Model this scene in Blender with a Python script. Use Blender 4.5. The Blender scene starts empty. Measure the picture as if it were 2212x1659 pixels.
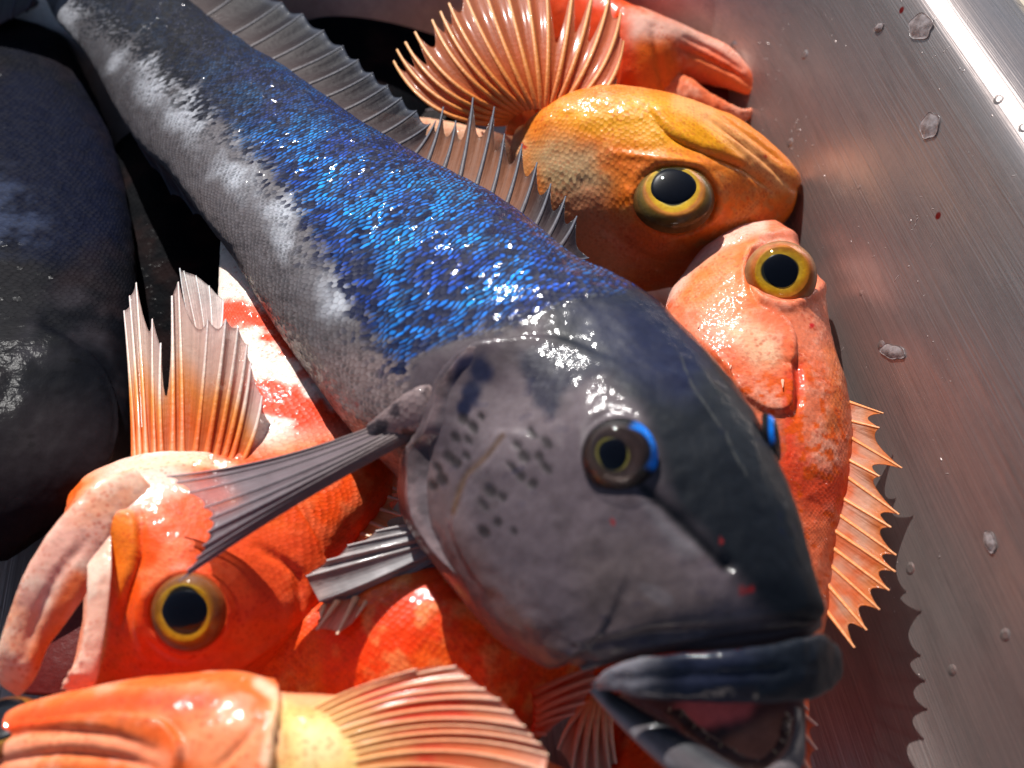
import bpy, math, random
import numpy as np
from mathutils import Vector
random.seed(4); rng = np.random.default_rng(4)
R = math.radians
sc = bpy.context.scene
col = sc.collection

# ------------------------------------------------------------------ camera
LENS = 42.0; PITCH = R(48); DIST = 0.33
TARGET = np.array([0.0, 0.0, 0.05])
FWD = np.array([0, math.cos(PITCH), -math.sin(PITCH)])
RIGHT = np.array([1.0, 0, 0]); UP = np.cross(RIGHT, FWD)
CAM = TARGET - FWD * DIST
W0, H0 = 2212.0, 1659.0
FOC = W0 * LENS / 36.0
cd = bpy.data.cameras.new('camera'); cam = bpy.data.objects.new('camera', cd); col.objects.link(cam)
cam.location = CAM; cam.rotation_euler = (math.pi/2 - PITCH, 0, 0)
cd.lens = LENS; cd.sensor_width = 36; cd.clip_start = 0.01; cd.clip_end = 200
cd.dof.use_dof = True; cd.dof.focus_distance = 0.335; cd.dof.aperture_fstop = 11.0
sc.camera = cam
# ------------------------------------------------------------------ sky, sun, exposure
SUN = Vector((-0.25, 0.66, 0.72)).normalized()
w = bpy.data.worlds.new('World'); sc.world = w; w.use_nodes = True
wn = w.node_tree; wn.nodes.clear()
sky = wn.nodes.new('ShaderNodeTexSky'); sky.sky_type = 'NISHITA'; sky.sun_disc = False
sky.sun_elevation = math.asin(SUN.z); sky.sun_rotation = math.atan2(SUN.x, SUN.y)
bg = wn.nodes.new('ShaderNodeBackground'); bg.inputs[1].default_value = 0.05
wo = wn.nodes.new('ShaderNodeOutputWorld')
wn.links.new(sky.outputs[0], bg.inputs[0]); wn.links.new(bg.outputs[0], wo.inputs[0])
sl = bpy.data.lights.new('sun', 'SUN'); sl.energy = 4.6; sl.angle = R(0.5); sl.color = (1, 0.975, 0.94)
so = bpy.data.objects.new('sun', sl); col.objects.link(so)
so.rotation_euler = SUN.to_track_quat('Z', 'Y').to_euler(); so.location = (-0.3, 0.8, 1.5)
vs = sc.view_settings; vs.view_transform = 'Standard'; vs.look = 'None'; vs.exposure = 0.55; vs.gamma = 1.0
vs.use_curve_mapping = False
sc.cycles.use_denoising = True
sc.cycles.max_bounces = 8; sc.cycles.transparent_max_bounces = 12
sc.cycles.sample_clamp_indirect = 4.0

# ------------------------------------------------------------------ layout helpers
def ray(x, y):
    return FWD + RIGHT*((x - W0/2)/FOC) + UP*((H0/2 - y)/FOC)
def at(x, y, z):
    d = ray(x, y); return CAM + d*((z - CAM[2])/d[2])
def deep(x, y, depth):
    return CAM + ray(x, y)*depth
def depth_of(p): return float(np.dot(np.asarray(p) - CAM, FWD))
def proj(co):
    d = co - CAM; z = d @ FWD
    return W0/2 + FOC*(d @ RIGHT)/z, H0/2 - FOC*(d @ UP)/z, z

# ------------------------------------------------------------------ noise
def _hash(i, j, k, seed):
    h = (i*374761393 + j*668265263 + k*2147483647 + seed*1274126177) & 0xFFFFFFFF
    h = ((h ^ (h >> 13))*1274126177) & 0xFFFFFFFF
    return ((h ^ (h >> 16)) & 0xFFFFFF)/float(0xFFFFFF)
def vnoise(p, seed=0):
    f = np.floor(p).astype(np.int64); t = p - f; t = t*t*(3 - 2*t)
    r = 0
    for a in (0, 1):
        for b in (0, 1):
            for c in (0, 1):
                wgt = (t[:, 0] if a else 1 - t[:, 0])*(t[:, 1] if b else 1 - t[:, 1])*(t[:, 2] if c else 1 - t[:, 2])
                r = r + wgt*_hash(f[:, 0]+a, f[:, 1]+b, f[:, 2]+c, seed)
    return r
def fbm(co, freq, octv=4, seed=0):
    r = 0; amp = 1; tot = 0
    for o in range(octv):
        r = r + amp*vnoise(co*freq*(2**o), seed + o*7); tot += amp; amp *= 0.5
    return r/tot
def sstep(a, b, x):
    t = np.clip((x - a)/(b - a), 0, 1); return t*t*(3 - 2*t)

# ------------------------------------------------------------------ curve / polygon distances in plan units
def seg_dist(px, py, pts, closed=False):
    pts = list(pts)
    if closed: pts = pts + [pts[0]]
    best = np.full(px.shape, 1e9); tt = np.zeros(px.shape); L = 0
    tot = sum(math.dist(a, b) for a, b in zip(pts[:-1], pts[1:]))
    for (ax, ay), (bx, by) in zip(pts[:-1], pts[1:]):
        dx, dy = bx-ax, by-ay; l2 = dx*dx + dy*dy + 1e-9
        t = np.clip(((px-ax)*dx + (py-ay)*dy)/l2, 0, 1)
        d = np.hypot(px - ax - t*dx, py - ay - t*dy)
        m = d < best; best = np.where(m, d, best); tt = np.where(m, (L + t*math.sqrt(l2))/tot, tt)
        L += math.sqrt(l2)
    return best, tt
def smooth_pts(pts, n=6, closed=False):
    P = np.array(pts, float)
    if closed: P = np.vstack([P[-1], P, P[0], P[1]])
    else: P = np.vstack([2*P[0]-P[1], P, 2*P[-1]-P[-2]])
    out = []
    for i in range(1, len(P)-2):
        for k in range(n):
            out.append(cr(P[i-1], P[i], P[i+1], P[i+2], k/n))
    if not closed: out.append(P[-2])
    return [tuple(q) for q in out]
def cr(a, b, c, d, t):
    return 0.5*((2*b) + (-a + c)*t + (2*a - 5*b + 4*c - d)*t*t + (-a + 3*b - 3*c + d)*t*t*t)
def poly_sd(px, py, pts):
    pts = list(pts); d, _ = seg_dist(px, py, pts, True)
    ins = np.zeros(px.shape, bool); n = len(pts)
    for i in range(n):
        x1, y1 = pts[i]; x2, y2 = pts[(i+1) % n]
        c = ((y1 > py) != (y2 > py)) & (px < (x2-x1)*(py-y1)/(y2-y1+1e-12) + x1)
        ins ^= c
    return np.where(ins, -d, d)

# ------------------------------------------------------------------ shells: tubes lofted through outline pairs
class Shell:
    """stations: (x1,y1,x2,y2,z,ratio). The tube's outline passes through both points; ratio is its thickness."""
    def __init__(s, st, nu=120, nv=96, n=2.15, cap=(True, True), uvref=None):
        S = np.array(st, float)
        c = (S[:, :2] + S[:, 2:4])/2
        C3 = np.array([at(c[i, 0], c[i, 1], S[i, 4]) for i in range(len(S))])
        L = np.concatenate([[0], np.cumsum(np.linalg.norm(np.diff(C3, axis=0), axis=1))])
        P = np.vstack([2*S[0]-S[1], S, 2*S[-1]-S[-2]])
        uu = np.linspace(0, L[-1], nu)
        fs = []
        for u in uu:
            i = min(max(int(np.searchsorted(L, u, side='right'))-1, 0), len(S)-2)
            t = (u - L[i])/(L[i+1]-L[i])
            fs.append(cr(P[i], P[i+1], P[i+2], P[i+3], t))
        F = np.array(fs); F[:, 5] = np.maximum(F[:, 5], 0.04)
        th = np.linspace(0, 2*math.pi, nv, endpoint=False)
        ct, sn = np.cos(th), np.sin(th)
        ct = np.sign(ct)*np.abs(ct)**(2/n); sn = np.sign(sn)*np.abs(sn)**(2/n)
        V = np.zeros((nu, nv, 3)); ar = np.zeros(nu); cen = np.zeros((nu, 3))
        for i, f in enumerate(F):
            cx, cy = (f[0]+f[2])/2, (f[1]+f[3])/2
            Cw = at(cx, cy, f[4]); d = depth_of(Cw)
            A, B = deep(f[0], f[1], d), deep(f[2], f[3], d)
            D = A - B; a = np.linalg.norm(D)/2; D = D/(2*a + 1e-12)
            N = CAM - Cw; N = N/np.linalg.norm(N); N = N - D*np.dot(N, D); N /= np.linalg.norm(N)
            V[i] = Cw + np.outer(ct, D)*a + np.outer(sn, N)*a*f[5]
            ar[i] = a; cen[i] = Cw
        s.nu, s.nv = nu, nv; s.V = V; s.a = ar; s.cen = cen
        per = ar*2*math.pi*0.8; pref = uvref or per.max()
        ds = np.concatenate([[0], np.linalg.norm(np.diff(cen, axis=0), axis=1)])
        u = np.cumsum(ds*pref/np.maximum(per, pref*0.25))
        s.uv = np.stack([np.repeat(u[:, None], nv, 1), np.repeat((th/(2*math.pi)*pref)[None], nu, 0)], -1)
        s.cap = cap
        s.refresh()
        s.pig = np.ones((nu*nv, 3))*0.5; s.msk = np.zeros((nu*nv, 3)); s.back = np.zeros((nu*nv, 4))
    def refresh(s):
        V = s.V
        du = np.gradient(V, axis=0); dv = np.roll(V, -1, 1) - np.roll(V, 1, 1)
        N = np.cross(du, dv); N /= (np.linalg.norm(N, axis=2, keepdims=True) + 1e-12)
        out = (V - s.cen[:, None])
        if (np.sum(N*out) < 0): N = -N; s.flip = True
        else: s.flip = False
        s.N = N
        s.co = V.reshape(-1, 3)
        s.x, s.y, s.d = proj(s.co)
        view = CAM - s.co; s.front = np.sum(view*N.reshape(-1, 3), 1) > 0
    def push(s, amt):                       # relief, metres along the surface normal
        s.V = s.V + s.N*amt.reshape(s.nu, s.nv, 1); s.refresh()
    def groove(s, pts, width, depth):
        d, t = seg_dist(s.x, s.y, smooth_pts(pts)); s.push(-depth*np.exp(-(d/width)**2)*np.sin(np.clip(t, 0.03, 0.97)*math.pi)**0.4)
    def ridge(s, pts, width, h): s.groove(pts, width, -h)
    def plate(s, poly, h, edge=6, fade=80, free=None):
        """raised plate whose first `free` corners form its free, stepped edge; it sinks back into the skin away from it"""
        sd = poly_sd(s.x, s.y, smooth_pts(poly, 5, True))
        d = np.maximum(-sd, 0) if free is None else seg_dist(s.x, s.y, smooth_pts(poly[:free], 5))[0]
        s.push(h*sstep(edge, -edge, sd)*np.exp(-(d/fade)**1.3))
    def bump(s, x, y, r, h, ry=None):
        d = np.hypot((s.x-x)/r, (s.y-y)/(ry or r)); s.push(h*np.exp(-d*d))
    def socket(s, x, y, r, h, dome=0.0, sx=1.0, sy=1.0):
        d = np.hypot((s.x-x)/sx, (s.y-y)/sy)
        s.push(dome*np.exp(-(d/(r*1.5))**2) + h*np.exp(-((d-r*1.06)/(r*0.14))**2) - h*1.6*sstep(r*1.0, r*0.8, d))
    def mix(s, c, m):
        m = np.clip(m, 0, 1)[:, None]; s.pig = s.pig*(1-m) + np.array(c)*m
    def inside(s, poly, soft=15, jit=0, jf=120, seed=3):
        px, py = s.x, s.y
        if jit:
            px = px + (fbm(s.co, jf, 4, seed)-0.5)*2*jit; py = py + (fbm(s.co, jf, 4, seed+50)-0.5)*2*jit
        return sstep(soft, -soft, poly_sd(px, py, smooth_pts(poly, 4, True)))
    def along(s, pts, width, soft=None, jit=0, jf=150, seed=5):
        px, py = s.x, s.y
        if jit:
            px = px + (fbm(s.co, jf, 3, seed)-0.5)*2*jit; py = py + (fbm(s.co, jf, 3, seed+50)-0.5)*2*jit
        d, _ = seg_dist(px, py, smooth_pts(pts)); return sstep(width + (soft or width*0.5), width - (soft or width*0.5), d)

def hitpoint(shells, x, y):
    best = None
    for s in shells:
        d = np.hypot(s.x-x, s.y-y) + np.where(s.front, 0, 1e4)
        i = int(np.argmin(d))
        if best is None or d[i] < best[0]-6 or (abs(d[i]-best[0]) < 6 and s.d[i] < best[2]):
            best = (d[i], s.co[i], s.d[i], s.N.reshape(-1, 3)[i])
    return deep(x, y, best[2]), best[3]

# ------------------------------------------------------------------ mesh / object makers
def mesh_obj(name, verts, faces, mat, parent=None, uv=None, pig=None, msk=None, smooth=True, back=None):
    me = bpy.data.meshes.new(name)
    off = np.array(parent.location) if parent is not None else np.zeros(3)
    if parent is not None and parent.parent is not None: off = off + np.array(parent.parent.location)
    verts = np.asarray(verts, float) - off
    q = isinstance(faces, np.ndarray)
    if q:
        me.vertices.add(len(verts)); me.vertices.foreach_set('co', verts.ravel())
        nf = len(faces); k = faces.shape[1]
        me.loops.add(nf*k); me.polygons.add(nf)
        me.loops.foreach_set('vertex_index', faces.ravel().astype(np.int32))
        me.polygons.foreach_set('loop_start', np.arange(0, nf*k, k, dtype=np.int32))
        me.update(calc_edges=True)
    else:
        me.from_pydata([tuple(v) for v in verts], [], faces); me.update()
    me.validate()
    if uv is not None:
        l = me.uv_layers.new(name='suv'); li = np.zeros(len(me.loops), np.int32); me.loops.foreach_get('vertex_index', li)
        l.data.foreach_set('uv', np.asarray(uv, float)[li].ravel())
    if pig is not None and mat in RICH:
        mx_ = pig[:, :3].max(1, keepdims=True) + 1e-9; pig = mx_*(pig[:, :3]/mx_)**1.34
    for nm, arr in (('pigment', pig), ('mask', msk), ('back', back)):
        if arr is not None:
            at_ = me.attributes.new(nm, 'FLOAT_COLOR', 'POINT')
            a4 = np.concatenate([np.clip(arr, 0, 1) if arr.shape[1] == 3 else arr[:, :3], arr[:, 3:4] if arr.shape[1] == 4 else np.ones((len(arr), 1))], 1)
            at_.data.foreach_set('color', a4.ravel())
    if smooth: me.polygons.foreach_set('use_smooth', np.ones(len(me.polygons), bool))
    me.materials.append(mat)
    o = bpy.data.objects.new(name, me); col.objects.link(o)
    if parent is not None: o.parent = parent
    return o
def grid_faces(nu, nv, wrap, base=0, flip=False):
    i = np.arange(nu-1)[:, None]; j = np.arange(nv if wrap else nv-1)[None]
    j2 = (j+1) % nv
    f = np.stack([i*nv+j, (i+1)*nv+j, (i+1)*nv+j2, i*nv+j2], -1).reshape(-1, 4) + base
    return f[:, ::-1] if flip else f
def body_obj(shells, mat, parent, name='body'):
    vs_, fs_, uv_, pg_, mk_, bk_ = [], [], [], [], [], []; b = 0
    for s in shells:
        n = s.nu*s.nv
        vs_.append(s.co); uv_.append(s.uv.reshape(-1, 2)); pg_.append(s.pig); mk_.append(s.msk); bk_.append(s.back)
        fs_.append(grid_faces(s.nu, s.nv, True, b, not s.flip)); b += n
        for e, ring in ((0, 0), (1, s.nu-1)):           # closed ends: quads folding across the ring
            idx = b - n + ring*s.nv + np.arange(s.nv); h = s.nv//2
            q = [(idx[k], idx[k+1], idx[(s.nv-1-k)], idx[(s.nv-k) % s.nv]) for k in range(h) if k+1 < s.nv-1-k and k > 0]
            q = np.array(q); fs_.append(q if (e == 0) == s.flip else q[:, ::-1])
    return mesh_obj(name, np.vstack(vs_), np.vstack(fs_), mat, parent, np.vstack(uv_), np.vstack(pg_), np.vstack(mk_), back=np.vstack(bk_))
def tag(o, label, cat, group=None):
    o['label'] = label; o['category'] = cat
    if group: o['group'] = group
    return o
def thing(name, loc, label, cat, group=None):
    o = bpy.data.objects.new(name, None); col.objects.link(o); o.location = tuple(loc); o.empty_display_size = 0.02
    return tag(o, label, cat, group)

# ------------------------------------------------------------------ materials
def nd(nt, typ, ins=None, **props):
    n = nt.nodes.new(typ)
    for k, v in props.items(): setattr(n, k, v)
    for k, v in (ins or {}).items():
        s = n.inputs[k]
        if isinstance(v, bpy.types.NodeSocket): nt.links.new(v, s)
        else: s.default_value = v
    return n
def mth(nt, op, a, b=0.0, c=0.0, clamp=False):
    n = nd(nt, 'ShaderNodeMath', {0: a, 1: b, 2: c}, operation=op); n.use_clamp = clamp; return n.outputs[0]
def vmt(nt, op, a, b=(0, 0, 0), c=None):
    ins = {0: a, 1: b}
    if c is not None: ins[2] = c
    return nd(nt, 'ShaderNodeVectorMath', ins, operation=op)
def mixc(nt, f, a, b, mode='MIX'):
    n = nd(nt, 'ShaderNodeMix', {0: f}, data_type='RGBA', blend_type=mode)
    for i, v in ((6, a), (7, b)):
        if isinstance(v, bpy.types.NodeSocket): nt.links.new(v, n.inputs[i])
        else: n.inputs[i].default_value = (*v, 1)
    return n.outputs[2]
def newmat(name):
    m = bpy.data.materials.new(name); m.use_nodes = True; nt = m.node_tree; nt.nodes.clear()
    return m, nt, nd(nt, 'ShaderNodeOutputMaterial')
def mrange(nt, v, a, b, c=0.0, d=1.0):
    return nd(nt, 'ShaderNodeMapRange', {0: v, 1: a, 2: b, 3: c, 4: d}).outputs[0]

def skin(name, pitch, sgn, sbump=0.00035, rough=0.42, sss=0.1, coat=0.7, coat_rough=0.12, wet=0.00012, spark=900, dot=(0.02, 0.018, 0.02),
         blue=False, grain=0.25, spec=0.25, freckle=0.0, flash=0.0004):
    m, nt, out = newmat(name)
    pig = nd(nt, 'ShaderNodeAttribute', attribute_name='pigment').outputs['Color']
    mk = nd(nt, 'ShaderNodeSeparateColor', {0: nd(nt, 'ShaderNodeAttribute', attribute_name='mask').outputs['Color']})
    mr, mg, mb = mk.outputs
    obj = nd(nt, 'ShaderNodeTexCoord').outputs['Object']
    uv = nd(nt, 'ShaderNodeUVMap', uv_map='suv').outputs[0]
    wob = nd(nt, 'ShaderNodeTexNoise', {'Vector': obj, 'Scale': 130.0, 'Detail': 2.0})
    p = vmt(nt, 'SCALE', uv); p.inputs['Scale'].default_value = 1/pitch; p = p.outputs[0]
    wv = vmt(nt, 'SUBTRACT', wob.outputs['Color'], (0.5, 0.5, 0.5)).outputs[0]
    wv = vmt(nt, 'MULTIPLY', wv, (2.4, 2.4, 0)).outputs[0]
    p = vmt(nt, 'ADD', p, wv).outputs[0]
    p = vmt(nt, 'MULTIPLY', p, (1, 1, 0)).outputs[0]
    S = (1.6, 1.0, 1.0); H = (0.8, 0.5, 0.5); Hn = (-0.8, -0.5, -0.5)
    a = vmt(nt, 'WRAP', p, H, Hn).outputs[0]
    b = vmt(nt, 'WRAP', vmt(nt, 'SUBTRACT', p, (0.8, 0.5, 0)).outputs[0], H, Hn).outputs[0]
    la = vmt(nt, 'LENGTH', a).outputs['Value']; lb = vmt(nt, 'LENGTH', b).outputs['Value']
    sel = mth(nt, 'LESS_THAN', la, lb)
    loc = nd(nt, 'ShaderNodeMix', {0: sel, 4: b, 5: a}, data_type='VECTOR').outputs[1]
    cid = vmt(nt, 'SNAP', vmt(nt, 'ADD', vmt(nt, 'SUBTRACT', p, loc).outputs[0], (0.4, 0.25, 0)).outputs[0], (0.8, 0.5, 1)).outputs[0]
    wn_ = nd(nt, 'ShaderNodeTexWhiteNoise', {'Vector': cid}, noise_dimensions='2D')
    rnd = wn_.outputs['Value']
    lx = nd(nt, 'ShaderNodeSeparateXYZ', {0: loc}).outputs
    ll = vmt(nt, 'LENGTH', loc).outputs['Value']
    hgt = mth(nt, 'ADD', mth(nt, 'MULTIPLY', lx[0], sgn*0.9), mth(nt, 'MULTIPLY', mth(nt, 'MULTIPLY', lx[1], lx[1]), -1.0))
    rim = mrange(nt, ll, 0.34, 0.56)
    # fine skin grain
    n1 = nd(nt, 'ShaderNodeTexNoise', {'Vector': obj, 'Scale': 420.0, 'Detail': 4.0, 'Roughness': 0.65}).outputs['Fac']
    n2 = nd(nt, 'ShaderNodeTexNoise', {'Vector': obj, 'Scale': float(spark), 'Detail': 2.0}).outputs['Fac']
    n4 = nd(nt, 'ShaderNodeTexNoise', {'Vector': obj, 'Scale': 60.0, 'Detail': 3.0}).outputs['Fac']
    n2 = mth(nt, 'MULTIPLY', n2, mrange(nt, n4, 0.35, 0.65, 0.35, 1.3))
    if blue:
        bk = nd(nt, 'ShaderNodeAttribute', attribute_name='back')
        dz = mth(nt, 'ADD', mth(nt, 'MULTIPLY', rnd, 0.55), mth(nt, 'MULTIPLY', mrange(nt, n4, 0.3, 0.7), 0.35))
        fb_ = mrange(nt, mth(nt, 'SUBTRACT', bk.outputs['Alpha'], dz), -0.16, 0.20)
        pig = mixc(nt, fb_, pig, bk.outputs['Color'])
        mg = mth(nt, 'MULTIPLY', mg, fb_)
    if freckle:
        vo = nd(nt, 'ShaderNodeTexVoronoi', {'Vector': obj, 'Scale': 620.0, 'Randomness': 1.0})
        n5 = nd(nt, 'ShaderNodeTexNoise', {'Vector': obj, 'Scale': 110.0, 'Detail': 3.0}).outputs['Fac']
        fk = mth(nt, 'MULTIPLY', mrange(nt, vo.outputs['Distance'], 0.42, 0.22), mrange(nt, n5, 0.42, 0.62))
        pig = mixc(nt, mth(nt, 'MULTIPLY', fk, freckle), pig, mixc(nt, 1.0, pig, (0.72, 0.30, 0.22), 'MULTIPLY'))
    c = mixc(nt, mth(nt, 'MULTIPLY', mrange(nt, n1, 0.35, 0.7), grain), pig, mixc(nt, 1.0, pig, (0.55, 0.5, 0.5), 'MULTIPLY'))
    c = mixc(nt, mth(nt, 'MULTIPLY', mth(nt, 'MULTIPLY', rim, mr), 0.28), c, mixc(nt, 1.0, c, (0.35, 0.28, 0.28), 'MULTIPLY'))
    if blue:
        br = mth(nt, 'MULTIPLY', mrange(nt, mth(nt, 'ADD', rnd, mth(nt, 'MULTIPLY', mth(nt, 'SUBTRACT', n4, 0.5), 1.2)), 0.15, 0.9), mrange(nt, mth(nt, 'ADD', vmt(nt, 'LENGTH', vmt(nt, 'MULTIPLY', vmt(nt, 'ADD', loc, (0.18, 0, 0)).outputs[0], (1.5, 0.75, 1)).outputs[0]).outputs['Value'], mth(nt, 'MULTIPLY', n1, 0.5)), 0.80, 0.42))
        f = mth(nt, 'MULTIPLY', br, mg, clamp=True)
        tint = mixc(nt, mrange(nt, n4, 0.4, 0.65), (0.012, 0.10, 0.62), (0.015, 0.36, 0.95))
        c = mixc(nt, f, c, tint)
    # dark pigment spot in each scale
    off = vmt(nt, 'ADD', loc, (0.22*sgn, 0, 0)).outputs[0]
    dd = vmt(nt, 'LENGTH', vmt(nt, 'MULTIPLY', off, (0.75, 1.1, 1)).outputs[0]).outputs['Value']
    ds = mth(nt, 'MULTIPLY', mrange(nt, mth(nt, 'ADD', dd, mth(nt, 'MULTIPLY', mth(nt, 'SUBTRACT', rnd, 0.5), 0.34)), 0.26, 0.12), mb)
    c = mixc(nt, ds, c, dot)
    hh = mth(nt, 'ADD', mth(nt, 'MULTIPLY', mth(nt, 'MULTIPLY', hgt, mr), sbump), mth(nt, 'MULTIPLY', n1, 0.0001 if blue else 0.0002))
    bp = nd(nt, 'ShaderNodeBump', {'Strength': 1.0, 'Distance': 1.0, 'Height': hh}).outputs[0]
    wc = nd(nt, 'ShaderNodeSeparateColor', {0: wn_.outputs['Color']}).outputs
    tilt = mth(nt, 'ADD', mth(nt, 'MULTIPLY', mth(nt, 'SUBTRACT', wc[0], 0.5), lx[0]), mth(nt, 'MULTIPLY', mth(nt, 'SUBTRACT', wc[1], 0.5), lx[1]))
    tilt = mth(nt, 'MULTIPLY', mth(nt, 'MULTIPLY', tilt, mr), flash)
    hc = mth(nt, 'ADD', mth(nt, 'ADD', mth(nt, 'MULTIPLY', hh, 0.3), mth(nt, 'MULTIPLY', n2, wet)), tilt)
    bc = nd(nt, 'ShaderNodeBump', {'Strength': 1.0, 'Distance': 1.0, 'Height': hc}).outputs[0]
    ps = nd(nt, 'ShaderNodeBsdfPrincipled', {'Base Color': c, 'Roughness': rough, 'Normal': bp, 'Coat Weight': coat,
            'Coat Roughness': coat_rough, 'Coat Normal': bc, 'Coat IOR': 1.33, 'Subsurface Weight': sss, 'Subsurface Scale': 0.004,
            'Subsurface Radius': (1.0, 0.35, 0.15), 'Specular IOR Level': spec})
    if blue: nt.links.new(mth(nt, 'MULTIPLY', f, 0.45), ps.inputs['Metallic'])
    nt.links.new(ps.outputs[0], out.inputs[0])
    return m

def fin_mat(name, streak=0.3, coat=0.5, trans=0.45, spec=0.4, rough=0.4, fbump=0.0003):
    """membrane: colour and opacity come with the mesh (pigment rgb, mask r = opacity)"""
    m, nt, out = newmat(name)
    pig = nd(nt, 'ShaderNodeAttribute', attribute_name='pigment').outputs['Color']
    mk = nd(nt, 'ShaderNodeSeparateColor', {0: nd(nt, 'ShaderNodeAttribute', attribute_name='mask').outputs['Color']})
    uv = nd(nt, 'ShaderNodeUVMap', uv_map='suv').outputs[0]
    st = nd(nt, 'ShaderNodeTexNoise', {'Vector': vmt(nt, 'MULTIPLY', uv, (9, 1.4, 1)).outputs[0], 'Scale': 1.0, 'Detail': 4.0}).outputs['Fac']
    obj = nd(nt, 'ShaderNodeTexCoord').outputs['Object']
    n2 = nd(nt, 'ShaderNodeTexNoise', {'Vector': obj, 'Scale': 600.0, 'Detail': 3.0}).outputs['Fac']
    c = mixc(nt, mth(nt, 'MULTIPLY', mrange(nt, st, 0.4, 0.65), streak), pig, mixc(nt, 1.0, pig, (0.45, 0.4, 0.4), 'MULTIPLY'))
    bp = nd(nt, 'ShaderNodeBump', {'Strength': 1.0, 'Distance': 1.0, 'Height': mth(nt, 'ADD', mth(nt, 'MULTIPLY', st, fbump), mth(nt, 'MULTIPLY', n2, 0.00022))}).outputs[0]
    ps = nd(nt, 'ShaderNodeBsdfPrincipled', {'Base Color': c, 'Roughness': rough, 'Specular IOR Level': spec, 'Normal': bp, 'Coat Weight': coat, 'Coat Roughness': 0.12})
    tl = nd(nt, 'ShaderNodeBsdfTranslucent', {'Color': c})
    mx = nd(nt, 'ShaderNodeMixShader', {0: trans, 1: ps.outputs[0], 2: tl.outputs[0]})
    tr = nd(nt, 'ShaderNodeBsdfTransparent')
    m2 = nd(nt, 'ShaderNodeMixShader', {0: mk.outputs[0], 1: tr.outputs[0], 2: mx.outputs[0]})
    nt.links.new(m2.outputs[0], out.inputs[0]); return m

def plain(name, c, rough=0.4, coat=0.0, metallic=0.0, attr=False, noise=0.0, bump=0.0, bscale=300.0, sss=0.0, spec=0.5):
    m, nt, out = newmat(name)
    base = nd(nt, 'ShaderNodeAttribute', attribute_name='pigment').outputs['Color'] if attr else None
    ps = nd(nt, 'ShaderNodeBsdfPrincipled', {'Base Color': (*c, 1), 'Roughness': rough, 'Coat Weight': coat, 'Coat Roughness': 0.05, 'Metallic': metallic,
                                             'Subsurface Weight': sss, 'Subsurface Scale': 0.003, 'Specular IOR Level': spec})
    obj = nd(nt, 'ShaderNodeTexCoord').outputs['Object']
    n = nd(nt, 'ShaderNodeTexNoise', {'Vector': obj, 'Scale': bscale, 'Detail': 4.0}).outputs['Fac']
    src = base if attr else (c[0], c[1], c[2])
    cc = mixc(nt, mth(nt, 'MULTIPLY', mrange(nt, n, 0.35, 0.7), noise), src, tuple(x*0.5 for x in c) if not attr else mixc(nt, 1.0, base, (0.5, 0.45, 0.45), 'MULTIPLY'))
    nt.links.new(cc, ps.inputs['Base Color'])
    if bump:
        bp = nd(nt, 'ShaderNodeBump', {'Strength': 1.0, 'Distance': 1.0, 'Height': mth(nt, 'MULTIPLY', n, bump)})
        nt.links.new(bp.outputs[0], ps.inputs['Normal'])
    nt.links.new(ps.outputs[0], out.inputs[0]); return m

M = {}; RICH = set()
M['cod'] = skin('cod_skin', 0.0021, -1, sbump=0.00050, rough=0.5, sss=0.02, coat=0.5, coat_rough=0.08, blue=True, wet=0.00022, spark=680, spec=0.12, grain=0.5, flash=0.00055)
M['dark'] = skin('dark_cod_skin', 0.0022, -1, sbump=0.0004, rough=0.6, sss=0.0, coat=0.015, coat_rough=0.16, blue=True, wet=0.00012, spark=620, spec=0.02, grain=0.6)
M['perch'] = skin('perch_skin', 0.0017, 1, sbump=0.00034, rough=0.45, sss=0.12, coat=0.42, coat_rough=0.06, dot=(0.5, 0.06, 0.012), wet=0.00030, spark=640, spec=0.16, grain=0.3, freckle=0.55)
M['fin'] = fin_mat('perch_fin_membrane', 0.3, 0.3, 0.5, 0.25, 0.45); M['cfin'] = fin_mat('cod_fin_membrane', 0.4, 0.10, 0.35, 0.08, 0.5, 0.00020)
M['cray'] = plain('cod_fin_ray', (0.2, 0.2, 0.2), 0.45, 0.15, attr=True, noise=0.3, bump=0.0002, bscale=700, spec=0.15)
M['ray'] = plain('perch_fin_ray', (0.9, 0.5, 0.2), 0.5, 0.03, attr=True, noise=0.25, bump=0.0002, bscale=700, sss=0.15)
m, nt, out = newmat('iris')
obj = nd(nt, 'ShaderNodeTexCoord').outputs['Object']
pg = nd(nt, 'ShaderNodeAttribute', attribute_name='pigment').outputs['Color']
na = nd(nt, 'ShaderNodeTexNoise', {'Vector': obj, 'Scale': 260.0, 'Detail': 4.0}).outputs['Fac']
nb_ = nd(nt, 'ShaderNodeTexNoise', {'Vector': obj, 'Scale': 1100.0, 'Detail': 3.0}).outputs['Fac']
cc = mixc(nt, mrange(nt, na, 0.42, 0.66, 0.0, 0.55), pg, mixc(nt, 1.0, pg, (0.42, 0.30, 0.22), 'MULTIPLY'))
cc = mixc(nt, mrange(nt, nb_, 0.4, 0.7, 0.0, 0.3), cc, mixc(nt, 1.0, pg, (0.6, 0.45, 0.35), 'MULTIPLY'))
bp = nd(nt, 'ShaderNodeBump', {'Strength': 1.0, 'Distance': 1.0, 'Height': mth(nt, 'MULTIPLY', nb_, 0.00006)})
ps = nd(nt, 'ShaderNodeBsdfPrincipled', {'Base Color': cc, 'Metallic': 0.0, 'Roughness': 0.5, 'Specular IOR Level': 0.08, 'Normal': bp.outputs[0]})
nt.links.new(ps.outputs[0], out.inputs[0]); M['iris'] = m
M['pupil'] = plain('pupil', (0.002, 0.0025, 0.005), 0.3, 0.0, spec=0.05)
m, nt, out = newmat('cornea')
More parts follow.
